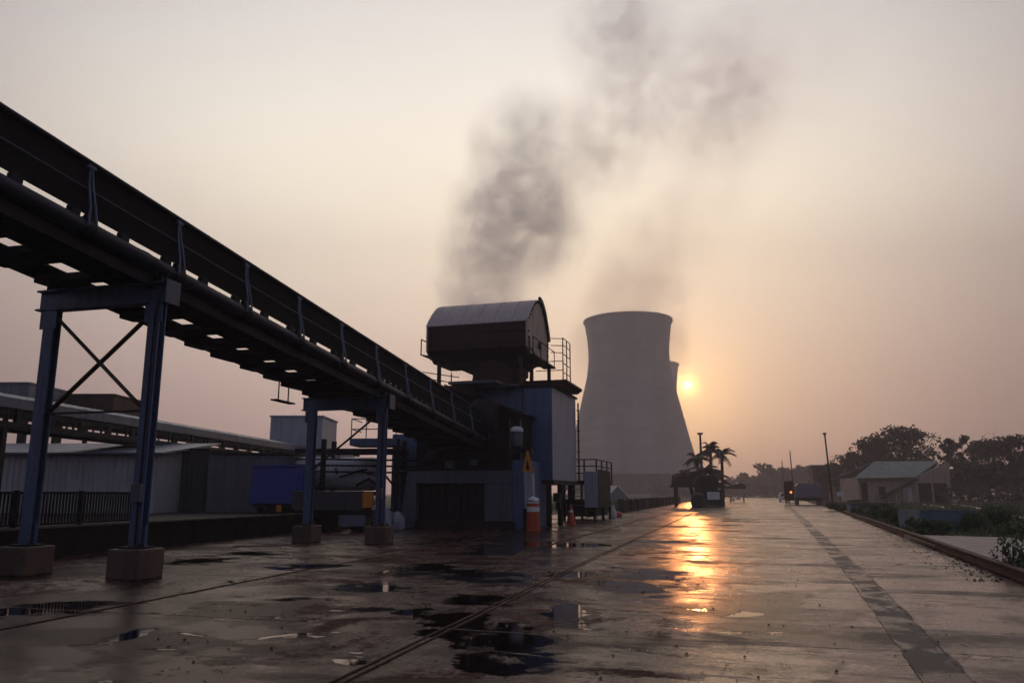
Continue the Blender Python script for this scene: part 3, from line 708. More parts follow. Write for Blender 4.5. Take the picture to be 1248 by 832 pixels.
# warning triangle
wt = thing('warning_sign', 'orange triangular warning sign on the pale pier above the barrel', 'sign', MO, -MA)
mb = MB(); zb, zt, xm, hw, y_ = 2.40, 3.33, -.36, .24, -3.24
out_ = [(xm-hw,zb),(xm+hw,zb),(xm+.04,zt),(xm-.04,zt)]; inn = [(xm-.085,zb+.12),(xm+.085,zb+.12),(xm+.012,zb+.55),(xm-.012,zb+.55)]
v_ = [(x,y_,z) for x,z in out_]+[(x,y_,z) for x,z in inn]+[(x,y_+.03,z) for x,z in out_]+[(x,y_+.03,z) for x,z in inn]
f_ = []
for i in range(4):
    j = (i+1)%4; f_ += [(i,j,4+j,4+i),(8+i,12+i,12+j,8+j),(i,8+i,8+j,j),(4+i,4+j,12+j,12+i)]
mb.add(v_, f_); mb.build('border', 'yellow', wt)
MB().add([(x,y_+.02,z) for x,z in inn]+[(x,y_+.028,z) for x,z in inn], [(0,1,2,3),(7,6,5,4)]).build('face', 'steel_dark', wt)

# blue cabin
cb_ = frame('machine_housing', 'tall box housing with blue front and pale ribbed side on dark legs', 'housing')
bx('cabinblue','front_wall',cb_,-3.8,-.05,.0,.12,2.15,6.5)
bx('cabinblue','left_wall',cb_,-3.8,-3.7,.12,5.2,2.15,6.5)
MB().prism([(-.05,0,2.15),(-.05,5.3,2.15),(-.05,5.3,6.5),(-.05,.0,6.5)], (.03,0,0)).build('side_wall', 'cabingrey', cb_)
mb = MB()
for i in range(9): y = .35+i*.58; mb.box(-.021,-.014,y,y+.03,2.17,6.48)
mb.build('side_rib', 'cabingrey', cb_)
bx('cabinblue','back_wall',cb_,-3.7,-.05,5.2,5.3,2.15,6.5)
bx('steel_dark','roof',cb_,-3.9,.08,-.08,5.4,6.503,6.60)
bx('steel_dark','floor_frame',cb_,-3.8,-.02,.0,5.3,1.95,2.147)
bx('steel_dark','seam_strip',cb_,-1.5,-1.46,-.015,0,2.17,6.48)
for x in (-3.5,-2.0,-.3):
    for y in (.3,2.6,5.0): MB().ibeam((x,y,0),(x,y,1.95),.22,.22,.03,(0,1,0)).build('leg', 'steel_dark', cb_)
random.seed(9)
mb = MB()
for i in range(16):
    x = random.uniform(-3,-.2); y = random.uniform(.2,4.8); a = random.uniform(.2,.6); z = random.uniform(0,1.2); mb.box(x,x+a*.6,y,y+a,z,z+random.uniform(.3,.75))
mb.build('plant_under', 'steel_dark', cb_)
mb = MB(); mb.tube([(-1.3,-.2,0),(-1.3,-.2,1.9)], .03, 6); mb.tube([(-.62,-.3,.05),(-.6,-.25,1.3),(-.75,-.1,1.95)], .035, 6); mb.tube([(-1.6,-.5,.95),(-.9,-.5,.95),(-.7,-.5,.8),(-.7,-.5,.3)], .03, 6)
mb.build('drain_pipe', 'steel_grey', cb_)
MB().lathe([(.05,0),(.2,.05),(.24,.3),(.2,.55),(.08,.7)], 16, (-.75,-.9,.02)).build('valve_drum', 'rust', cb_, True)
mb = MB()
for i in range(7): mb.tube([(.02,5.32,2.6+i*.55),(.14,5.32,2.6+i*.55),(.14,5.5,2.6+i*.55)], .03, 6)
mb.tube([(.1,5.4,2.2),(.1,5.4,6.3)], .045, 6); mb.build('side_conduit', 'steel_dark', cb_)

# dust drum on top
dr = frame('storage_drum', 'big brown vaulted steel drum with zinc roof standing on a neck above the housing', 'drum')
y0, y1 = -.0, 4.1; X0, X1 = -6.55, -1.2
# profile in (y,z): flat brown front, vaulted roof
front = [(y0+.55,8.05),(y0+.02,8.55),(y0,9.55)]
ctrl = [(-.02,9.84),(.45,10.34),(.95,10.78),(1.5,11.14),(2.1,11.33),(2.7,11.22),(3.25,10.80),(3.75,10.15),(4.12,9.5)]
vault = []
for a_, b_ in zip(ctrl[:-1], ctrl[1:]): vault += [a_, ((a_[0]+b_[0])/2, (a_[1]+b_[1])/2+.03)]
vault.append(ctrl[-1])
body = [(.02,8.55),(.02,9.86),(4.08,9.5),(4.08,8.55),(3.3,8.02),(.8,8.02)]
MB().prism([(X0+.1,y,z) for y,z in body], (X1-X0-.2,0,0)).build('bin', 'brown', dr)
mb = MB(); n_ = len(vault)
pts = vault+[(y,z-.05) for y,z in reversed(vault)]
mb.prism([(X0,y,z) for y,z in pts], (X1-X0,0,0)).build('roof', 'roofmetal', dr, True)
mb = MB()
for k in range(1,6):
    x = X0+(X1-X0)*k/6+.05*math.sin(k*3)
    q = [(y-(.012 if y<2 else -.012),z+.012) for y,z in vault]
    mb.prism([(x,y,z) for y,z in q+[(y,z-.03) for y,z in reversed(q)]], (.05,0,0))
mb.build('roof_seam', 'roofmetal', dr)
gab = [(y,z-.03) for y,z in vault]+[(4.1,8.6),(3.5,8.25),(.5,8.25),(0,8.6)]
MB().prism([(X1-.12,y,z-.06) for y,z in gab], (.10,0,0)).build('end_plate', 'tanplate', dr)
MB().prism([(X0+.02,y,z-.06) for y,z in gab], (.08,0,0)).build('end_plate', 'tanplate', dr)
mb = MB(); q = [Vector((X1+.04,y,z+.05)) for y,z in vault[8:]]
for a, b in zip(q[:-1], q[1:]): mb.bar(a, b+(b-a)*.1, .24, .12, (1,0,0))
mb.build('end_flashing', 'steel_dark', dr)
mb = MB()
for y,z in vault[1:-1]:
    for dz in (0,): mb.tube([(X1-.06,y,z-.14),(X1+.05,y,z-.14)], .045, 6)
for z in (8.7,9.0,9.3): mb.tube([(X1-.06,.1,z),(X1+.05,.1,z)], .045, 6); mb.tube([(X1-.06,4.0,z),(X1+.05,4.0,z)], .045, 6)
mb.build('end_bolt', 'steel_dark', dr)
MB().lathe([(.2,0),(.2,.08)], 16, (X1-.02,2.2,8.95), axis='x').build('port', 'steel_dark', dr)
mb = MB()
for i in range(2): z = 8.75+i*.62; mb.box(X0+.1,X1-.1,-.012,.02,z,z+.03)
mb.build('front_seam', 'steel_dark', dr)
MB().prism([(-5.2,.9,8.02),(-1.6,.9,8.02),(-2.4,.9,7.55),(-4.3,.9,7.35),(-4.9,.9,7.62)], (0,2.3,0)).build('chute', 'steel_dark', dr)
MB().lathe([(1.45,6.62),(1.45,6.9),(1.25,6.95),(1.2,7.3),(1.32,7.35),(1.32,7.6),(.9,7.9)], 32, (-3.1,2.0,0)).build('neck', 'brown', dr, True)
MB().lathe([(1.05,-.0),(1.05,.12),(1.0,.14)], 24, (-3.2,.55,7.0), axis='y').build('neck_flange', 'brown', dr, True)
# side ledge with edges
MB().prism([(X0-.15,-.35,8.30),(X0-.15,4.2,8.30),(X0+1.2,4.2,8.02),(X0+1.2,-.35,8.02)], (0,0,.05)).build('left_ledge', 'steel_dark', dr)
MB().box(X1-.3,X1+.35,-.25,4.3,8.05,8.13).build('right_ledge', 'steel_dark', dr)
for x, y in ((X0+.75,.0),(X0+2.1,3.6),(X1-.35,-.1),(X1+.15,3.6),(X1-.1,1.0)):
    MB().bar((x,y,6.62),(x,y,8.05),.16,.16).build('leg', 'rust', dr)
mb = MB(); mb.bar((X1+.1,-.15,9.0),(X1+.1,-.15,8.1),.06,.06); mb.bar((X1+.1,-.2,8.5),(X1+.1,1.8,8.1),.06,.06); mb.tube([(X1+.3,-.2,8.95),(X1+.3,4.2,8.95)],.025,6)
for y in (-.2,1.3,2.8,4.2): mb.tube([(X1+.3,y,8.1),(X1+.3,y,8.95)],.025,6)
mb.build('ledge_railing', 'steel_dark', dr)
mb = MB(); mb.tube([(X0-.12,-.3,8.33),(X0-.12,-.3,9.1)],.03,6); mb.tube([(X0-.12,1,8.33),(X0-.12,1,9.1)],.03,6); mb.tube([(X0-.12,-.3,9.1),(X0-.12,1.2,9.1)],.03,6)
mb.build('ledge_railing', 'steel_dark', dr)
# lower service platform at the right with cage ladder
MB().prism([(-2.0,.6,6.62),(.35,.6,6.62),(.60,.6,6.80),(.55,.6,6.92),(-1.8,.6,6.92)], (0,3.6,0)).build('service_platform', 'brown', dr)
MB().box(-5.6,-4.2,-.4,3.5,6.60,6.70).build('left_platform', 'steel_dark', dr)
mb = MB()
for x, y in ((.35,.75),(.35,1.6),(.35,2.4),(-.4,.75)):
    mb.tube([(x,y,6.92),(x,y,9.0)], .03, 6)
for z in (7.3,7.75,8.2,8.65,9.0): mb.tube([(.35,.75,z),(.35,2.4,z)], .022, 6)
for z in (7.4,7.85): mb.tube([(-1.0,.75,z),(.35,.75,z)], .022, 6)
for z in (8.3,8.65,9.0): mb.tube([(-.25,.75,z),(.35,.75,z-.05)], .022, 6)
mb.build('ladder_cage', 'steel_dark', dr)
mb = MB()
for x in (-6.2,-5.5,-4.8): mb.tube([(x,-.9,6.7-(.0)),(x,-.9,7.25)], .03, 6)
for z in (6.95,7.25): mb.tube([(-6.3,-.9,z+.1),(-4.4,-.9,z-.25)], .025, 6)
mb.box(-6.3,-4.4,-1.0,-.4,6.42,6.5); mb.build('lower_railing', 'rust', dr)
bx('steel_grey','lower_deck',dr,-4.4,-1.6,-.9,4.2,6.52,6.598)

# access stair and cabinet behind the housing
ac = frame('access_platform', 'black railed platform with pale cabinet panel behind the blue housing', 'platform')
bx('steel_dark','deck',ac,-1.6,.55,8.2,13.6,2.05,2.25)
for y in (8.4,11,13.4):
    for x in (-1.4,.35): MB().bar((x,y,0),(x,y,2.05),.14,.14).build('leg', 'steel_dark', ac)
mb = MB()
for x, y in ((-.9,8.3),(-.2,8.3),(.5,8.3),(.5,10),(.5,11.8),(.5,13.5)): mb.tube([(x,y,2.25),(x,y,3.45)], .05, 6)
for z in (2.65,3.05,3.42): mb.tube([(-1.4,8.3,z),(.5,8.3,z)], .035, 6); mb.tube([(.5,8.3,z),(.5,13.5,z)], .035, 6)
mb.build('railing', 'steel_dark', ac)
bx('cabingrey','cabinet_panel',ac,-.15,.62,7.95,8.12,.75,2.75, bev=.03)
MB().prism([(.62,8.0,.75),(.66,8.0,.75),(.66,8.0,2.85),(.62,8.0,2.85)], (0,4.0,0)).build('side_panel', 'steel_dark', ac)
bx('steel_dark','machinery',ac,-1.5,.3,8.6,13,.25,1.2)
for z in (.85,1.35,1.75): bx('roof_blue','stair_tread',ac,-1.3,-.2,8.0,8.25,z,z+.05)
for x in (.0,.45): MB().lathe([(.18,-.06),(.2,-.03),(.2,.03),(.18,.06)], 16, (x,8.0,.42), axis='x').build('castor', 'rubber', ac)
# rubbish sack, red bottle
g_ = gr(747,631)
o = MB().lathe([(.02,0),(.22,.02),(.25,.22),(.18,.5),(.10,.72),(.13,.8)], 14).build('rubbish_sack', 'plastic_bag', None, True); o.location = g_; tag(o, 'white rubbish sack slumped at the foot of the railed platform', 'sack')
g_ = gr(753,630)
o = MB().lathe([(.02,0),(.28,.02),(.3,.18),(.2,.34),(.02,.38)], 14).build('red_tub', 'orange', None, True); o.location = g_; tag(o, 'small red tub beside the white rubbish sack', 'tub')

# ================================================================== BARREL AND CONE
g_ = Vector((xat(649.5,33.2),33.2,0))
ba = thing('traffic_barrel', 'orange traffic barrel with white bands and a plastic bag stuffed on top', 'barrel', g_)
MB().lathe([(.31,0),(.32,.05),(.275,.06),(.262,.78)], 32).build('body', 'orange', ba, True)
MB().lathe([(.266,.783),(.26,.98)], 32).build('white_band', 'reflect', ba, True)
MB().lathe([(.257,.983),(.252,1.12)], 32).build('upper_body', 'orange', ba, True)
MB().lathe([(.253,1.123),(.248,1.17),(.17,1.2)], 32).build('white_band', 'reflect', ba, True)
random.seed(2); mb = MB().lathe([(.02,1.17),(.23,1.18),(.25,1.24),(.16,1.33),(.09,1.38),(.02,1.4)], 14); mb.v = [(a+random.uniform(-.03,.03),b+random.uniform(-.03,.03),c_+random.uniform(-.02,.03)) for a,b,c_ in mb.v]
tag(mb.build('plastic_bag', 'plastic_bag'), 'crumpled white plastic bag lying on top of the orange barrel', 'plastic bag').location = g_
g_ = gr(696,640)
cn = thing('traffic_cone', 'small orange traffic cone on the wet ground before the housing', 'cone', g_)
MB().box(-.28,.28,-.28,.28,0,.05).build('base', 'orange', cn, False, .01)
MB().lathe([(.23,.052),(.12,.62)], 24).build('body', 'orange', cn, True)
MB().lathe([(.122,.60),(.10,.74)], 24).build('collar', 'reflect', cn, True)
MB().lathe([(.098,.742),(.05,1.0),(.02,1.02)], 24).build('tip', 'orange', cn, True)

# ================================================================== FAR LEFT ROADSIDE
wa, wb = Vector((9.05,66.6,0)), Vector((27.3,131,0))
wl = thing('boundary_wall', 'low dark mossy wall along the left verge below the cooling tower', 'wall', (0,0,0))
MB().bar(wa+Vector((0,0,.45)), wb+Vector((0,0,.45)), .3, .9).build('wall', 'darkwall', wl)
MB().bar(wa+Vector((0,0,.94)), wb+Vector((0,0,.94)), .4, .07).build('coping', 'darkwall', wl)
for k in range(14):
    p = wa+(wb-wa)*k/13; MB().box(p.x-.25,p.x+.25,p.y-.25,p.y+.25,0,1.08).build('pier', 'darkwall', wl)
def pole(u, v0, v1, Y, label, lean=0.0, r=.12, top=None):
    b = at(u, v0, Y); tp = at(u, v1, Y); z = tp.z
    P = thing('utility_pole', label, 'pole', (b.x,Y,0), 0, 'poles along the road')
    MB().tube([(0,0,0),(lean,0,z)], r, 8, r*.7).build('shaft', 'wood', P, True)
    if top: MB().box(lean-top,lean+top,-.1,.1,z-.25,z+.0).build('cap', 'wood', P)
    return P
pole(857,612,527,104,'tall dark pole with flat cap rising through the palm trees',0,.20,.36)
pole(1015,612,527,92,'tall dark leaning pole nearest the tiled house',-.35,.13,.16)
pole(968,606,549,190,'slim pole behind the tarpaulin truck',-.3,.18)
pole(956.5,605,561,250,'short slim pole farthest down the road',-.2,.2)
pole(947,605,569,260,'thin pole leaning left near the end of the road',-1.6,.14)
random.seed(31)
def palm(u, Y, hgt, label, lean=0, nf=16, fl=3.0):
    P = thing('palm_tree', label, 'palm tree', (xat(u,Y),Y,0), 0, 'palm trees by the road')
    MB().tube([(0,0,0),(lean*.3,0,hgt*.4),(lean*.7,0,hgt*.75),(lean,0,hgt)], .28, 8, .16).build('trunk', 'bark', P, True)
    mb = MB()
    for i in range(nf):
        az = 2*math.pi*i/nf+random.uniform(-.25,.25); el = random.uniform(-.3,1.25); L = fl*random.uniform(.75,1.1)
        pts = []
        for k in range(9):
            q = k/8; droop = .9*q*q*L*.55
            pts.append(Vector((lean+math.cos(az)*math.cos(el)*L*q, math.sin(az)*math.cos(el)*L*q, hgt+math.sin(el)*L*q-droop)))
        mb.tube(pts, .03, 4, .01)
        for k in range(1,9):
            p = pts[k]; d = (pts[k]-pts[k-1]).normalized(); sd = d.cross(Vector((0,0,1))).normalized()
            for s_ in (-1,1):
                for off in (0,.5):
                    pp = pts[k-1].lerp(p, off); wl_ = .85*(1-.45*k/8); tip = pp+sd*s_*wl_*.75+d*.4-Vector((0,0,wl_*.45)); n_ = d*.085
                    mb.add([pp-n_, pp+n_, tip], [(0,1,2)])
    mb.build('fronds', 'palm', P).name = 'crown'
    return P
palm(866,104,7.3,'tallest palm tree close beside the capped pole',.3,22,2.1)
palm(880.5,108,6.9,'slender palm standing clear on the right of the palm clump',.2,18,2.3)
palm(855,101,6.0,'shorter bushy palm left of the capped pole above the shelter',-.4,22,2.1)
palm(861,97,4.2,'low dark palm inside the clump before the capped pole',0,26,2.2)
palm(847,100,3.9,'low spreading palm reaching left over the shelter roof',-1.0,18,2.2)
palm(871,100,3.7,'low dense palm behind the kiosk',.2,26,2.1)
palm(863,99,2.4,'shortest palm with drooping fronds just above the kiosk',.1,24,2.3)
def leafcloud(mb, c, rx, ry, rz_, n, s_, rnd, hollow=.35):
    for _ in range(n):
        while True:
            a, b, d = rnd.uniform(-1,1), rnd.uniform(-1,1), rnd.uniform(-1,1); q = a*a+b*b+d*d
            if q <= 1 and q > hollow*hollow*rnd.random(): break
        p = Vector((c[0]+a*rx, c[1]+b*ry, c[2]+d*rz_))
        n1 = Vector((rnd.gauss(0,1),rnd.gauss(0,1),rnd.gauss(0,1))).normalized(); n2 = n1.orthogonal().normalized(); n3 = n1.cross(n2)
        z = s_*rnd.uniform(.5,1.3)
        mb.add([p-n2*z, p-n3*z*.5, p+n2*z, p+n3*z*.5], [(0,1,2,3)])
def tree(label, x, Y, hgt, wid, seed, mat='leaf', n=34, leaf=.32, per=95, group='trees behind the house', trunk=.3, bottom=.25, name='broadleaf_tree'):
    rnd = random.Random(seed)
    T = thing(name, label, 'tree', (x,Y,0), 0, group)
    mb = MB(); tt = hgt*.42
    mb.tube([(0,0,-.1),(rnd.uniform(-.3,.3),0,tt*.5),(rnd.uniform(-.4,.4),0,tt)], trunk*1.2, 8, trunk*.7)
    cl = []
    for i in range(n):
        a = rnd.uniform(0,2*math.pi); q = rnd.random()**.55; zz = rnd.uniform(bottom,1.0)
        env = math.sqrt(max(.05, 1-((zz-.55)/.52)**2)) if zz > .55 else .75+.25*(zz-bottom)/(.55-bottom+.01)
        c = (math.cos(a)*q*wid/2*env, math.sin(a)*q*wid/2*env, hgt*zz*.93)
        cl.append(c)
        if i % 2 == 0:
            mb.tube([(0,0,tt*.8),(c[0]*.45,c[1]*.45,(tt*.8+c[2])*.5+.3),c], trunk*.35, 5, .03)
    mb.build('trunk', 'bark', T, True)
    lb = MB()
    for c in cl:
        r = wid*rnd.uniform(.085,.15); leafcloud(lb, c, r*1.25, r*1.25, r*.8, per, leaf, rnd)
    lb.build('crown', mat, T)
    return T
# shelters
sh = thing('thatched_shelter', 'open timber shelter with sagging thatch roof under the palms', 'shelter', (xat(842,98),98,0), R(-16))
for x in (-1.9,.6,3.0):
    for y in (0,3): MB().bar((x,y,0),(x,y,2.9),.22,.22).build('post', 'wood', sh)
MB().prism([(-2.6,-.4,2.3),(-2.2,-.4,2.75),(3.2,-.4,2.7),(3.6,-.4,2.3),(2.4,-.4,3.3),(.7,-.4,4.1),(.2,-.4,4.0),(-1.4,-.4,3.1)], (0,.25,0)).build('thatch_front', 'thatch', sh)
MB().prism([(-2.3,-.15,2.55),(-2.3,1.6,3.7),(-2.3,3.4,2.55)], (5.6,0,0)).build('thatch', 'thatch', sh)
MB().prism([(.6,-.1,0),(2.8,-.1,0),(2.8,-.1,2.6),(.6,-.1,2.6)], (0,2,0)).build('inner_wall', 'wood', sh)
MB().lathe([(.02,0),(.75,.05),(.85,.7),(.7,1.4),(.3,1.65),(.02,1.7)], 16, (-.0,-1.0,0)).build('dark_drum', 'steel_dark', None, True).location = (xat(848,92),92,0)
tag(bpy.data.objects['dark_drum'], 'round dark storage drum standing before the thatched shelter', 'drum')
s2 = thing('small_shelter', 'far low thatched shelter with pale posts past the slender palm', 'shelter', (xat(890,150),150,0), R(-16))
for x in (-2.6,0,2.4): MB().bar((x,0,0),(x,0,2.4),.25,.25).build('post', 'plaster', s2)
MB().prism([(-4.5,-.3,2.6),(2.8,-.3,2.4),(3.0,-.3,3.1),(2.0,-.3,3.5),(-.6,-.3,2.9),(-4.6,-.3,3.9)], (0,2.5,0)).build('thatch', 'thatch', s2)
kb = thing('roadside_booth', 'small dark kiosk with bright white panel under the palms', 'kiosk', (xat(869.5,94),94,0), R(-16))
MB().box(-1.0,1.0,0,1.4,.2,1.95).build('body', 'steel_dark', kb, False, .03)
MB().box(-.72,.72,-.03,-.003,.85,1.75).build('white_panel', 'white', kb)
MB().box(-1.15,1.15,-.15,1.5,.0,.2).build('plinth', 'concrete', kb)
for i,(u,v,s_,lab) in enumerate(((893,607.6,.35,'pale painted roadside block nearest the slender palm'),(899.5,606.6,.4,'white roadside block past the small shelter'),(877,610.2,.3,'low white roadside block right of the kiosk'))):
    g_ = gr(u,v); o = MB().prism([(-s_,-s_,0),(s_,-s_,0),(s_*1.1,s_,0),(-s_,s_,0)], (0,0,s_*1.7)).build('kerb_block', 'white', None, False, .06); o.location = (g_.x*.7, g_.y*.7, 0); tag(o, lab, 'block', 'white blocks on the left verge')
tn = thing('ridge_tent', 'small pale ridge tent on the grass below the cooling tower', 'tent', (xat(752,150),150,0), R(20))
MB().prism([(-3.0,0,0),(3.2,0,0),(.2,0,3.0)], (0,5,0)).build('canvas', 'roof_blue', tn)
MB().tube([(.2,-.06,3.05),(3.25,-.06,.05)], .10, 6).build('pole', 'white', tn); MB().tube([(-3.0,-.06,.05),(3.2,-.06,.05)], .10, 6).build('ground_edge', 'white', tn)
# weeds/bushes below tower
def bushrow(label, pts, r, h_, seed, mat='leaf_shrub', per=160, leaf=.12, cat='shrub', name='shrub', grp=None):
    rnd = random.Random(seed)
    for i, (p, lb) in enumerate(zip(pts, label)):
        T = thing(name, lb, cat, (p[0],p[1],p[2] if len(p) > 2 else 0), 0, grp)
        mb = MB(); s_ = rnd.uniform(.8,1.25)
        for k in range(5): mb.tube([(0,0,0),(rnd.uniform(-.5,.5)*r,rnd.uniform(-.5,.5)*r,h_*s_*.7)], .015+leaf*.08, 4, .006)
        mb.build('stem', 'bark', T)
        mb = MB()
        for k in range(6):
            leafcloud(mb, (rnd.uniform(-.6,.6)*r, rnd.uniform(-.6,.6)*r, h_*s_*rnd.uniform(.25,.85)), r*.5, r*.5, h_*.28, per//3, leaf, rnd)
        mb.build('foliage', mat, T)
# shrubs along the rail
sp_px = [(1000,622.5),(1013,625),(1028,629),(1042,634),(1053,637),(1064,641),(1078,644),(1092,650),(1104,652),(1045,626),(1060,630),(1030,622)]
sp_lab = ['tiny shrub at the foot of the tall pole farthest along the rail','low shrub just before the tall leaning pole','leafy shrub third from the far end of the rail row','dark leafy shrub beside the far end of the teal trough','broad leafed shrub against the teal trough end','tall leafy shrub before the teal trough left corner','dense green shrub below the teal trough left half','pale leafed shrub under the middle of the teal trough','low shrub before the teal trough right half','dark shrub behind the rail row near the low kerb box','rounded shrub behind the teal trough left corner','small shrub behind the pole in the grass']
pts = [gr(u,v) for u,v in sp_px]
rnd = random.Random(77)
for i, p in enumerate(pts):
    sc_ = .42+ .009*p.y
    bushrow([sp_lab[i]], [(p.x+.7+.012*p.y,p.y)], .8*sc_, .85*sc_, 100+i, 'leaf_shrub', 360, .07+.001*p.y, grp='shrubs beside the rusty rail')
pts2 = [(gr(1180,645)),(gr(1200,648)),(gr(1220,650)),(gr(1245,655)),(gr(1232,632)),(gr(1205,634)),(gr(1172,636))]
lab2 = ['low dark shrub right of the teal trough','second dark shrub behind the concrete slab','third dark shrub behind the concrete slab','dark shrub behind the slab at the right edge','taller shrub beside the white pipe at the right edge','bushy shrub below the white pipe','shrub between the trough and the white pipe']
for i, p in enumerate(pts2): bushrow([lab2[i]], [(p.x,p.y)], .9, .85, 200+i, 'leaf_shrub', 420, .08, grp='shrubs behind the concrete slab')
p = gr(1226,700); bushrow(['thin leggy weed plant in the foreground beside the rail'], [(p.x+.15,p.y)], .42, .75, 300, 'leaf_shrub', 120, .05, 'plant', 'weed_plant')
p = gr(1262,702); bushrow(['low bushy weed plant at the right edge beside the rail'], [(p.x+.2,p.y)], .6, .45, 301, 'leaf_shrub', 260, .05, 'plant', 'weed_plant')
# grass: many blades, one stuff object
mb = MB(); rnd = random.Random(5)
slab = [gr(1098,653.5), gr(1236,657.5), gr(1280,668), gr(1280,693), gr(1200,689.5), gr(1160,678)]
def inside(x, y, pg):
    c = False
    for a, b in zip(pg, pg[1:]+pg[:1]):
        if (a[1] > y) != (b[1] > y) and x < (b[0]-a[0])*(y-a[1])/(b[1]-a[1])+a[0]: c = not c
    return c
def blade(x, y, h_, w_):
    a = rnd.uniform(0,6.28); dx, dy = math.cos(a)*w_, math.sin(a)*w_; lx, ly = rnd.uniform(-.4,.4)*h_, rnd.uniform(-.4,.4)*h_
    mb.add([(x-dx,y-dy,0),(x+dx,y+dy,0),(x+lx,y+ly,h_)], [(0,1,2)])
for _ in range(26000):
    Y = 12+ (rnd.random()**1.6)*110
    xr = 8.8+.354*(Y-14)+.35 if Y < 91 else 36.4+.33*(Y-91)
    X = xr+ (rnd.random()**1.4)*(10+Y*.7)
    if inside(X, Y, slab): continue
    blade(X, Y, rnd.uniform(.10,.32)*(1+Y*.008), .008+Y*.0006)
for _ in range(5000):
    tq = rnd.random(); Y = 68+tq*75; X = 9.3+ (Y-67)*.283-1.0-rnd.random()**2*14; blade(X, Y, rnd.uniform(.25,.8), .05)
tag(mb.build('grass', 'leaf_shrub'), 'rough grass and weeds on both verges of the road', 'grass', None, 'stuff')

# ================================================================== RIGHT SIDE
tr = thing('water_trough', 'long teal painted concrete trough behind the roadside shrubs', 'trough', (xat(1092,33)+.9, 33, 0), R(-2))
MB().box(0,2.25,0,.12,0,.82).build('front_wall', 'trough', tr); MB().box(0,2.25,1.9,2.02,0,.82).build('back_wall', 'trough', tr)
MB().box(0,.12,.122,1.898,0,.82).build('side_wall', 'trough', tr); MB().box(2.13,2.25,.122,1.898,0,.82).build('side_wall', 'trough', tr)
MB().box(-.04,2.29,-.04,.14,.823,.87).build('rim', 'roof_blue', tr)
lo = thing('kerb_box', 'low grey concrete box in the grass near the trough', 'box', (xat(1062,62),62,0), R(-10))
MB().box(-1.6,1.6,0,1.5,0,.75).build('body', 'roof_blue', lo, False, .05); MB().box(-1.7,1.7,-.1,1.6,.753,.85).build('lid', 'concrete', lo)
pp = [gr(1125,616), gr(1152,619.5)]; q2 = [gr(1160,615), gr(1185,619), gr(1215,626), gr(1248,634), gr(1290,645)]
tag(MB().tube([p+Vector((0,0,.12)) for p in q2], .08, 8).build('white_pipe', 'white', None, True), 'long white pipe curving through the dark grass at the right', 'pipe', 'white pipes in the grass')
tag(MB().tube([p+Vector((0,0,.12)) for p in pp], .09, 8).build('white_pipe', 'white', None, True), 'short white pipe in the grass before the tiled house', 'pipe', 'white pipes in the grass')
# house
HY = 120
hx0, hx1 = xat(1047,HY), xat(1156,HY)
ho = thing('tiled_house', 'low plastered house with grey green tiled roof and dark garage openings', 'house', (hx0, HY, 0), R(-4))
W = hx1-hx0
bx('plaster','wall',ho,0,W,0,8,0,3.9)
rf = [( -.6,-.9,3.85),(W*.66,-.9,3.85),(W*.97,3.5,6.3),(3.3,3.5,6.3)]
mb = MB(); mb.add([(-.9,-.9,3.7),(W*.60,-.9,3.85),(W+.3,4,6.35),(4.2,4,6.35),(-.9,-.9,3.85),(W*.60,-.9,4.0),(W+.3,4,6.5),(4.2,4,6.5)], [(0,1,2,3),(7,6,5,4),(0,4,5,1),(1,5,6,2),(2,6,7,3),(3,7,4,0)])
mb.build('roof', 'tiles', ho)
mb = MB(); mb.add([(4.2,4,6.35),(W+.3,4,6.35),(W+.9,8.9,3.7),(-.9,8.9,3.7),(4.2,4,6.5),(W+.3,4,6.5),(W+.9,8.9,3.85),(-.9,8.9,3.85)], [(0,1,2,3),(7,6,5,4),(0,4,5,1),(1,5,6,2),(2,6,7,3),(3,7,4,0)])
mb.build('roof', 'tiles', ho)
MB().prism([(W*.60,-.05,3.9),(W,-.05,3.9),(W+.1,-.05,6.2)], (0,.3,0)).build('gable', 'plaster', ho)
bx('opening','door',ho,.35,1.3,-.05,-.004,0,3.2)
f1 = bx('opening','window',ho,2.9,3.9,-.05,-.004,1.3,2.6); bx('plaster','sill',f1,2.8,4.0,-.14,-.06,1.2,1.3)
bx('opening','garage_opening',ho,8.7,10.6,-.05,-.004,0,3.1); bx('opening','garage_opening',ho,10.9,12.8,-.05,-.004,0,3.1)
bx('white','white_door',ho,6.5,7.7,-.07,-.01,.3,2.4)
MB().prism([(3.0,-1.8,.9),(8.2,-1.8,3.5),(8.2,-1.8,3.7),(2.8,-1.8,1.05)], (0,1.6,0)).build('stair_canopy', 'steel_dark', ho)
for x in (4.6,6.1,7.6): MB().box(x,x+.3,-1.8,-1.5,0,1.5+(x-4.6)*.5).build('canopy_post', 'plaster', ho)
# brick house further on
b2 = thing('brick_building', 'square brown brick building with flat pale roof behind the truck', 'building', (xat(992,170),170,0), R(-14))
bx('brick','wall',b2,0,5.4,0,6,0,7.2); bx('tarp','roof',b2,-.4,5.8,-.4,6.4,7.203,7.6); bx('plaster','wall_extension',b2,3.0,6.2,-4.0,-.01,0,5.2)
bx('opening','window',b2,.8,1.9,-.05,-.004,3.8,5.2)
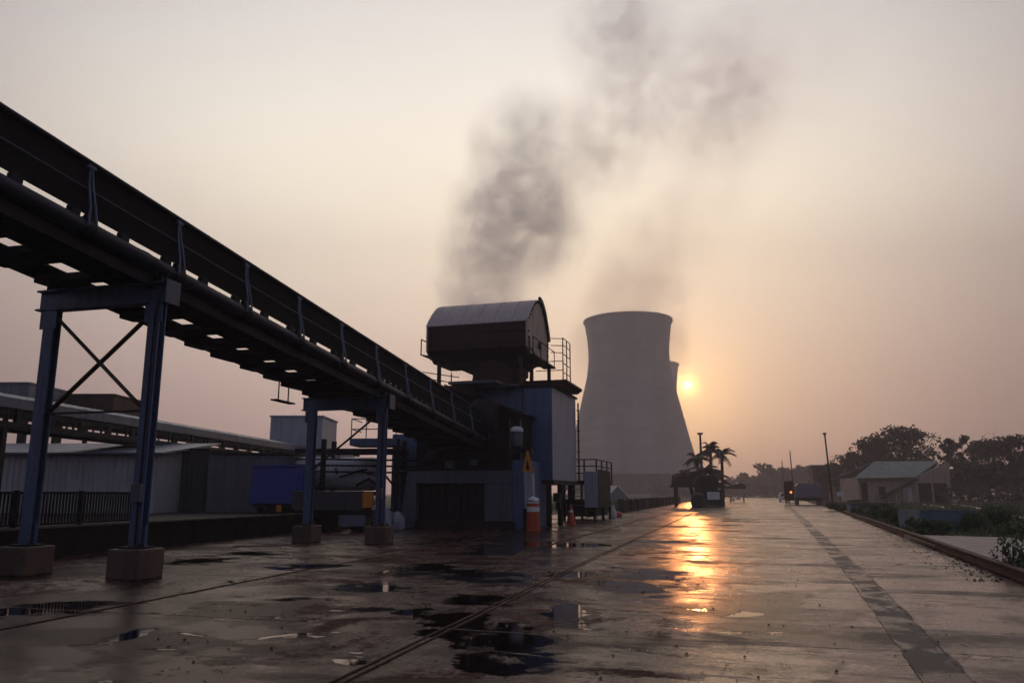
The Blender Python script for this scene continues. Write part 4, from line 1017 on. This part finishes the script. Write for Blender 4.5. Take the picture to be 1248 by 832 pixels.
# vehicles down the road
vt = thing('tarpaulin_truck', 'truck with grey blue tarpaulin and lit orange rear lamp parked at the right verge', 'truck', (xat(985,112),112,0), R(-16))
MB().prism([(-1.7,0,1.0),(1.9,0,1.0),(1.9,0,2.6),(1.5,0,3.0),(-1.2,0,3.0),(-1.6,0,2.5)], (0,5,0)).build('tarpaulin', 'tarp', vt, False, .1)
MB().box(-1.6,1.8,.05,4.9,.55,.998).build('chassis', 'steel_dark', vt)
for x in (-1.4,1.5):
    for y in (.7,4.2): MB().lathe([(.42,-.15),(.48,-.1),(.48,.1),(.42,.15)], 18, (x,y,.48), axis='x').build('wheel', 'rubber', vt, True)
MB().prism([(-3.0,3.0,.6),(-1.75,3.0,.6),(-1.75,3.0,3.4),(-3.0,3.0,3.3)], (0,2.6,0)).build('cab', 'brown', vt, False, .08)
MB().lathe([(.13,0),(.15,.05),(.05,.1)], 14, (-2.1,2.85,1.75), axis='y').build('rear_lamp', 'lamp', vt)
vw = thing('parked_car', 'small white car parked on the right verge far down the road', 'car', (xat(956.5,150),150,0), R(-16))
MB().prism([(-.95,0,.35),(.95,0,.35),(.98,0,1.1),(.75,0,1.75),(-.75,0,1.75),(-.98,0,1.1)], (0,4.0,0)).build('body', 'white', vw, True, .12)
MB().prism([(-.72,-.02,1.12),(.72,-.02,1.12),(.62,-.02,1.6),(-.62,-.02,1.6)], (0,.015,0)).build('rear_window', 'steel_dark', vw)
for x in (-.8,.8):
    for y in (.7,3.2): MB().lathe([(.3,-.1),(.34,-.07),(.34,.07),(.3,.1)], 14, (x,y,.34), axis='x').build('wheel', 'rubber', vw)
vd = thing('parked_van', 'dark van parked between the white car and the tarpaulin truck', 'van', (xat(965,135),135,0), R(-16))
MB().prism([(-1,0,.4),(1,0,.4),(1.0,0,1.5),(.8,0,2.2),(-.8,0,2.2),(-1,0,1.5)], (0,4.6,0)).build('body', 'steel_dark', vd, True, .12)
MB().prism([(-.75,-.02,1.4),(.75,-.02,1.4),(.65,-.02,2.0),(-.65,-.02,2.0)], (0,.015,0)).build('rear_window', 'steel_grey', vd)
for x in (-.85,.85):
    for y in (.8,3.6): MB().lathe([(.3,-.1),(.36,-.07),(.36,.07),(.3,.1)], 14, (x,y,.36), axis='x').build('wheel', 'rubber', vd)
bo = thing('notice_board', 'small white notice board on a post beside the tall pole', 'sign', (xat(1024,88),88,0), R(-10))
MB().box(-.35,.35,0,.04,1.25,1.75).build('board', 'white', bo); MB().bar((0,.06,0),(0,.06,1.6),.07,.07).build('post', 'wood', bo)
# trees right
tree('wide dark tree with rounded crown rising behind the tiled house roof', xat(1098,150), 150, 14.2, 15.5, 1, n=60, leaf=.34, per=130, trunk=.4)
tree('lower shoulder tree at the left of the big tree behind the house', xat(1068,155), 155, 12.6, 9, 2, n=34, leaf=.32, per=120)
tree('dark rounded tree standing left of the tiled house', xat(1037,165), 165, 9.6, 11, 3, n=36, leaf=.32, per=110)
tree('narrow tree with a knobbly top right of the tiled house', xat(1172,140), 140, 12.4, 5.5, 4, n=26, leaf=.30, per=120)
tree('bushy dark tree filling the space right of the narrow tree', xat(1205,135), 135, 10.6, 9.5, 5, n=44, leaf=.30, per=130)
tree('dense dark tree at the right edge of the grass', xat(1238,122), 122, 10.4, 8.5, 6, n=44, leaf=.28, per=130)
tree('thin airy tree with sparse high branches at the right edge', xat(1236,150), 150, 13.8, 9, 7, n=22, leaf=.24, per=34)
tree('low tree beside the house right wall', xat(1182,126), 126, 7.5, 7, 8, n=34, leaf=.28, per=120)
tree('dark tree just outside the right edge', xat(1285,128), 128, 11.5, 10, 9, n=40, leaf=.32, per=110)
tree('low dark tree behind the brick building', xat(1012,190), 190, 9.0, 9, 10, n=26, leaf=.34, per=90)
mb = MB(); rnd = random.Random(44)
for i in range(60):
    u = rnd.uniform(1150,1300); Y = rnd.uniform(104,118); leafcloud(mb, (xat(u,Y),Y,rnd.uniform(.5,2.2)), 1.8, 1.5, 1.2, 90, .2, rnd)
tag(mb.build('undergrowth', 'leaf'), 'dark tangled undergrowth below the trees at the right', 'undergrowth', None, 'stuff')
# far treeline: individual trees down the road
rnd = random.Random(12); words = []
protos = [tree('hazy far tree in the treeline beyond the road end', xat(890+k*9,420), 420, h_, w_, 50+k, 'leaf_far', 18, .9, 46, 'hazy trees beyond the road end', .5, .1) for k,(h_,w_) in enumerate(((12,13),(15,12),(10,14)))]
pos = [(900,440,0,1.0),(909,430,2,1.0),(918,400,0,1.1),(928,395,2,1.15),(934,380,1,1.05),(941,385,0,.95),(950,400,0,1.15),(958,390,1,.95),(966,380,2,1.3),(974,370,0,1.2),(981,375,1,.95),(989,360,2,1.35),(997,350,0,1.1),(1005,340,2,1.2),(887,450,0,.85),(875,470,2,.8),(862,480,0,.8),(845,490,2,.8),(1016,330,0,1.2),(1028,320,2,1.2)]
for i, (u, Y, k, s_) in enumerate(pos):
    o = protos[k] if i == 0 and k == 0 else copy_tree(protos[k])
    o.location = (xat(u,Y),Y,0); o.scale = (s_,s_,s_); o.rotation_euler = (0,0,rnd.uniform(0,6.28))
protos[1].location = (xat(938,410),410,0); protos[2].location = (xat(945,430),430,0)
mb = MB(); rnd = random.Random(45)
for i in range(160):
    Y = rnd.uniform(330,440); u = rnd.uniform(800,1080); leafcloud(mb, (xat(u,Y),Y,rnd.uniform(.5,3.6)), 5, 4, 2.6, 40, .8, rnd)
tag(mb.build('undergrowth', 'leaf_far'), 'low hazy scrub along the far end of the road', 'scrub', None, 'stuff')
# dark strip of verge plants near the far road edge
# scattered pebbles and debris on the road
mb = MB(); rnd = random.Random(8)
for i in range(420):
    Y = 5+rnd.random()**1.7*25; X = rnd.uniform(-.55,.42)*Y+1; s_ = rnd.uniform(.006,.02)
    mb.lathe([(s_*.3,0),(s_,s_*.3),(s_*.6,s_*.8)], 6, (X,Y,.006))
for i in range(500):
    q = rnd.random()**1.5*40; p = rail[1]+(d0*q); s_ = rnd.uniform(.008,.03)
    off = -abs(rnd.gauss(0,.35))-.1; mb.lathe([(s_*.3,0),(s_,s_*.3),(s_*.6,s_*.8)], 6, (p.x+off*d0.y,p.y-off*d0.x,.006))
tag(mb.build('gravel', 'darkwall'), 'loose pebbles and grit scattered over the wet road', 'gravel', None, 'stuff')

# ================================================================== SMOKE + HAZE
def smoke(name, label, balls, dens, col, scale, warp, thr, Yn, aniso=.6, rate=.55):
    """plume: density follows a chain of soft balls broken up by noise"""
    los = Vector((min(b[0].x-b[1] for b in balls), min(b[0].y-b[1] for b in balls), min(b[0].z-b[1] for b in balls)))
    his = Vector((max(b[0].x+b[1] for b in balls), max(b[0].y+b[1] for b in balls), max(b[0].z+b[1] for b in balls)))
    los -= Vector((warp*.25,)*3); his += Vector((warp*.25,)*3)
    m = bpy.data.materials.new(name); m.use_nodes = True; t = m.node_tree; t.nodes.clear()
    out = t.nodes.new('ShaderNodeOutputMaterial'); pv = t.nodes.new('ShaderNodeVolumePrincipled')
    tc = t.nodes.new('ShaderNodeTexCoord'); P = tc.outputs['Object']
    nz = t.nodes.new('ShaderNodeTexNoise'); nz.inputs['Scale'].default_value = scale*.45; nz.inputs['Detail'].default_value = 2; t.links.new(P, nz.inputs['Vector'])
    sub = t.nodes.new('ShaderNodeVectorMath'); sub.operation = 'SUBTRACT'; sub.inputs[1].default_value = (.5,.5,.5); t.links.new(nz.outputs['Color'], sub.inputs[0])
    ma = t.nodes.new('ShaderNodeVectorMath'); ma.operation = 'MULTIPLY_ADD'; ma.inputs[1].default_value = (warp,)*3; t.links.new(sub.outputs[0], ma.inputs[0]); t.links.new(P, ma.inputs[2])
    W_ = ma.outputs[0]; acc = None
    for c, r, wgt in balls:
        d = t.nodes.new('ShaderNodeVectorMath'); d.operation = 'DISTANCE'; t.links.new(W_, d.inputs[0]); d.inputs[1].default_value = c
        q = mth(t, 'MULTIPLY_ADD', d.outputs['Value'], -wgt/r, wgt); q = mth(t, 'MAXIMUM', q, 0)
        acc = q if acc is None else mth(t, 'SMOOTH_MAX', acc, q, .14)
    acc = mth(t, 'MAXIMUM', mth(t, 'SUBTRACT', acc, .16), 0)
    n = noise(t, W_, scale, 5, .66)
    v = mth(t, 'MULTIPLY', acc, mth(t, 'MAXIMUM', mth(t, 'MULTIPLY_ADD', n, 5.5, -5.5*thr), 0))
    v = mth(t, 'MULTIPLY', mth(t, 'MINIMUM', v, 1.2), dens)
    t.links.new(v, pv.inputs['Density']); pv.inputs['Color'].default_value = c4(col); pv.inputs['Anisotropy'].default_value = aniso
    t.links.new(pv.outputs[0], out.inputs['Volume'])
    o = MB().box(los.x,his.x,los.y,his.y,los.z,his.z).build(name, m)
    try: m.cycles.volume_step_rate = rate
    except Exception: pass
    tag(o, label, 'smoke', None, 'stuff'); return o
def ball(u, v, rpx, Y, wgt=1.0):
    c = at(u, v, Y); return (c, rpx*Y/ray(u,v).y/FPX, wgt)
YS = 60
smoke('smoke', 'dense lilac grey smoke plume billowing up behind the brown drum', [ball(594,405,84,YS,2.8), ball(592,355,74,YS,2.6), ball(604,310,82,YS,2.5), ball(634,262,102,YS,2.5), ball(672,280,66,YS,1.6), ball(646,185,98,YS,1.5), ball(715,185,105,YS,1.0), ball(780,120,120,YS,.85), ball(762,45,105,YS,1.1), ball(870,110,140,YS,.8)], .18, (1.0,.945,.99), .46, 2.4, .37, YS)
YT = 431
smoke('steam', 'thin pale steam drifting right from the rim of the cooling tower', [ball(766,412,84,YT,5), ball(776,360,82,YT,3), ball(803,300,88,YT,1.4), ball(845,235,100,YT,.9), ball(880,165,125,YT,.75), ball(940,90,170,YT,.6)], .0115, (.995,.96,.98), .055, 14, .36, YT)
# near-field haze box around everything
hz = bpy.data.materials.new('haze'); hz.use_nodes = True; t = hz.node_tree; t.nodes.clear()
out = t.nodes.new('ShaderNodeOutputMaterial'); pv = t.nodes.new('ShaderNodeVolumePrincipled')
pv.inputs['Color'].default_value = (.97,.90,.875,1); pv.inputs['Density'].default_value = .00115; pv.inputs['Anisotropy'].default_value = .35
t.links.new(pv.outputs[0], out.inputs['Volume'])
ho_ = MB().box(-900,900,-70,1100,-1.2,360).build('haze', hz); tag(ho_, 'warm evening haze over the whole plain', 'haze', None, 'stuff')

# ================================================================== RENDER SETTINGS
sc = bpy.context.scene
sc.view_settings.view_transform = 'Standard'; sc.view_settings.look = 'None'; sc.view_settings.gamma = 1; sc.view_settings.exposure = 0
sc.view_settings.use_curve_mapping = False
sc.render.engine = 'CYCLES'
cy = sc.cycles; cy.use_denoising = True; cy.max_bounces = 6; cy.diffuse_bounces = 3; cy.glossy_bounces = 3; cy.transmission_bounces = 2; cy.volume_bounces = 1
cy.transparent_max_bounces = 4; cy.volume_max_steps = 96; cy.volume_step_rate = 1; cy.use_adaptive_sampling = True
cy.sample_clamp_indirect = 4; cy.caustics_reflective = False; cy.caustics_refractive = False
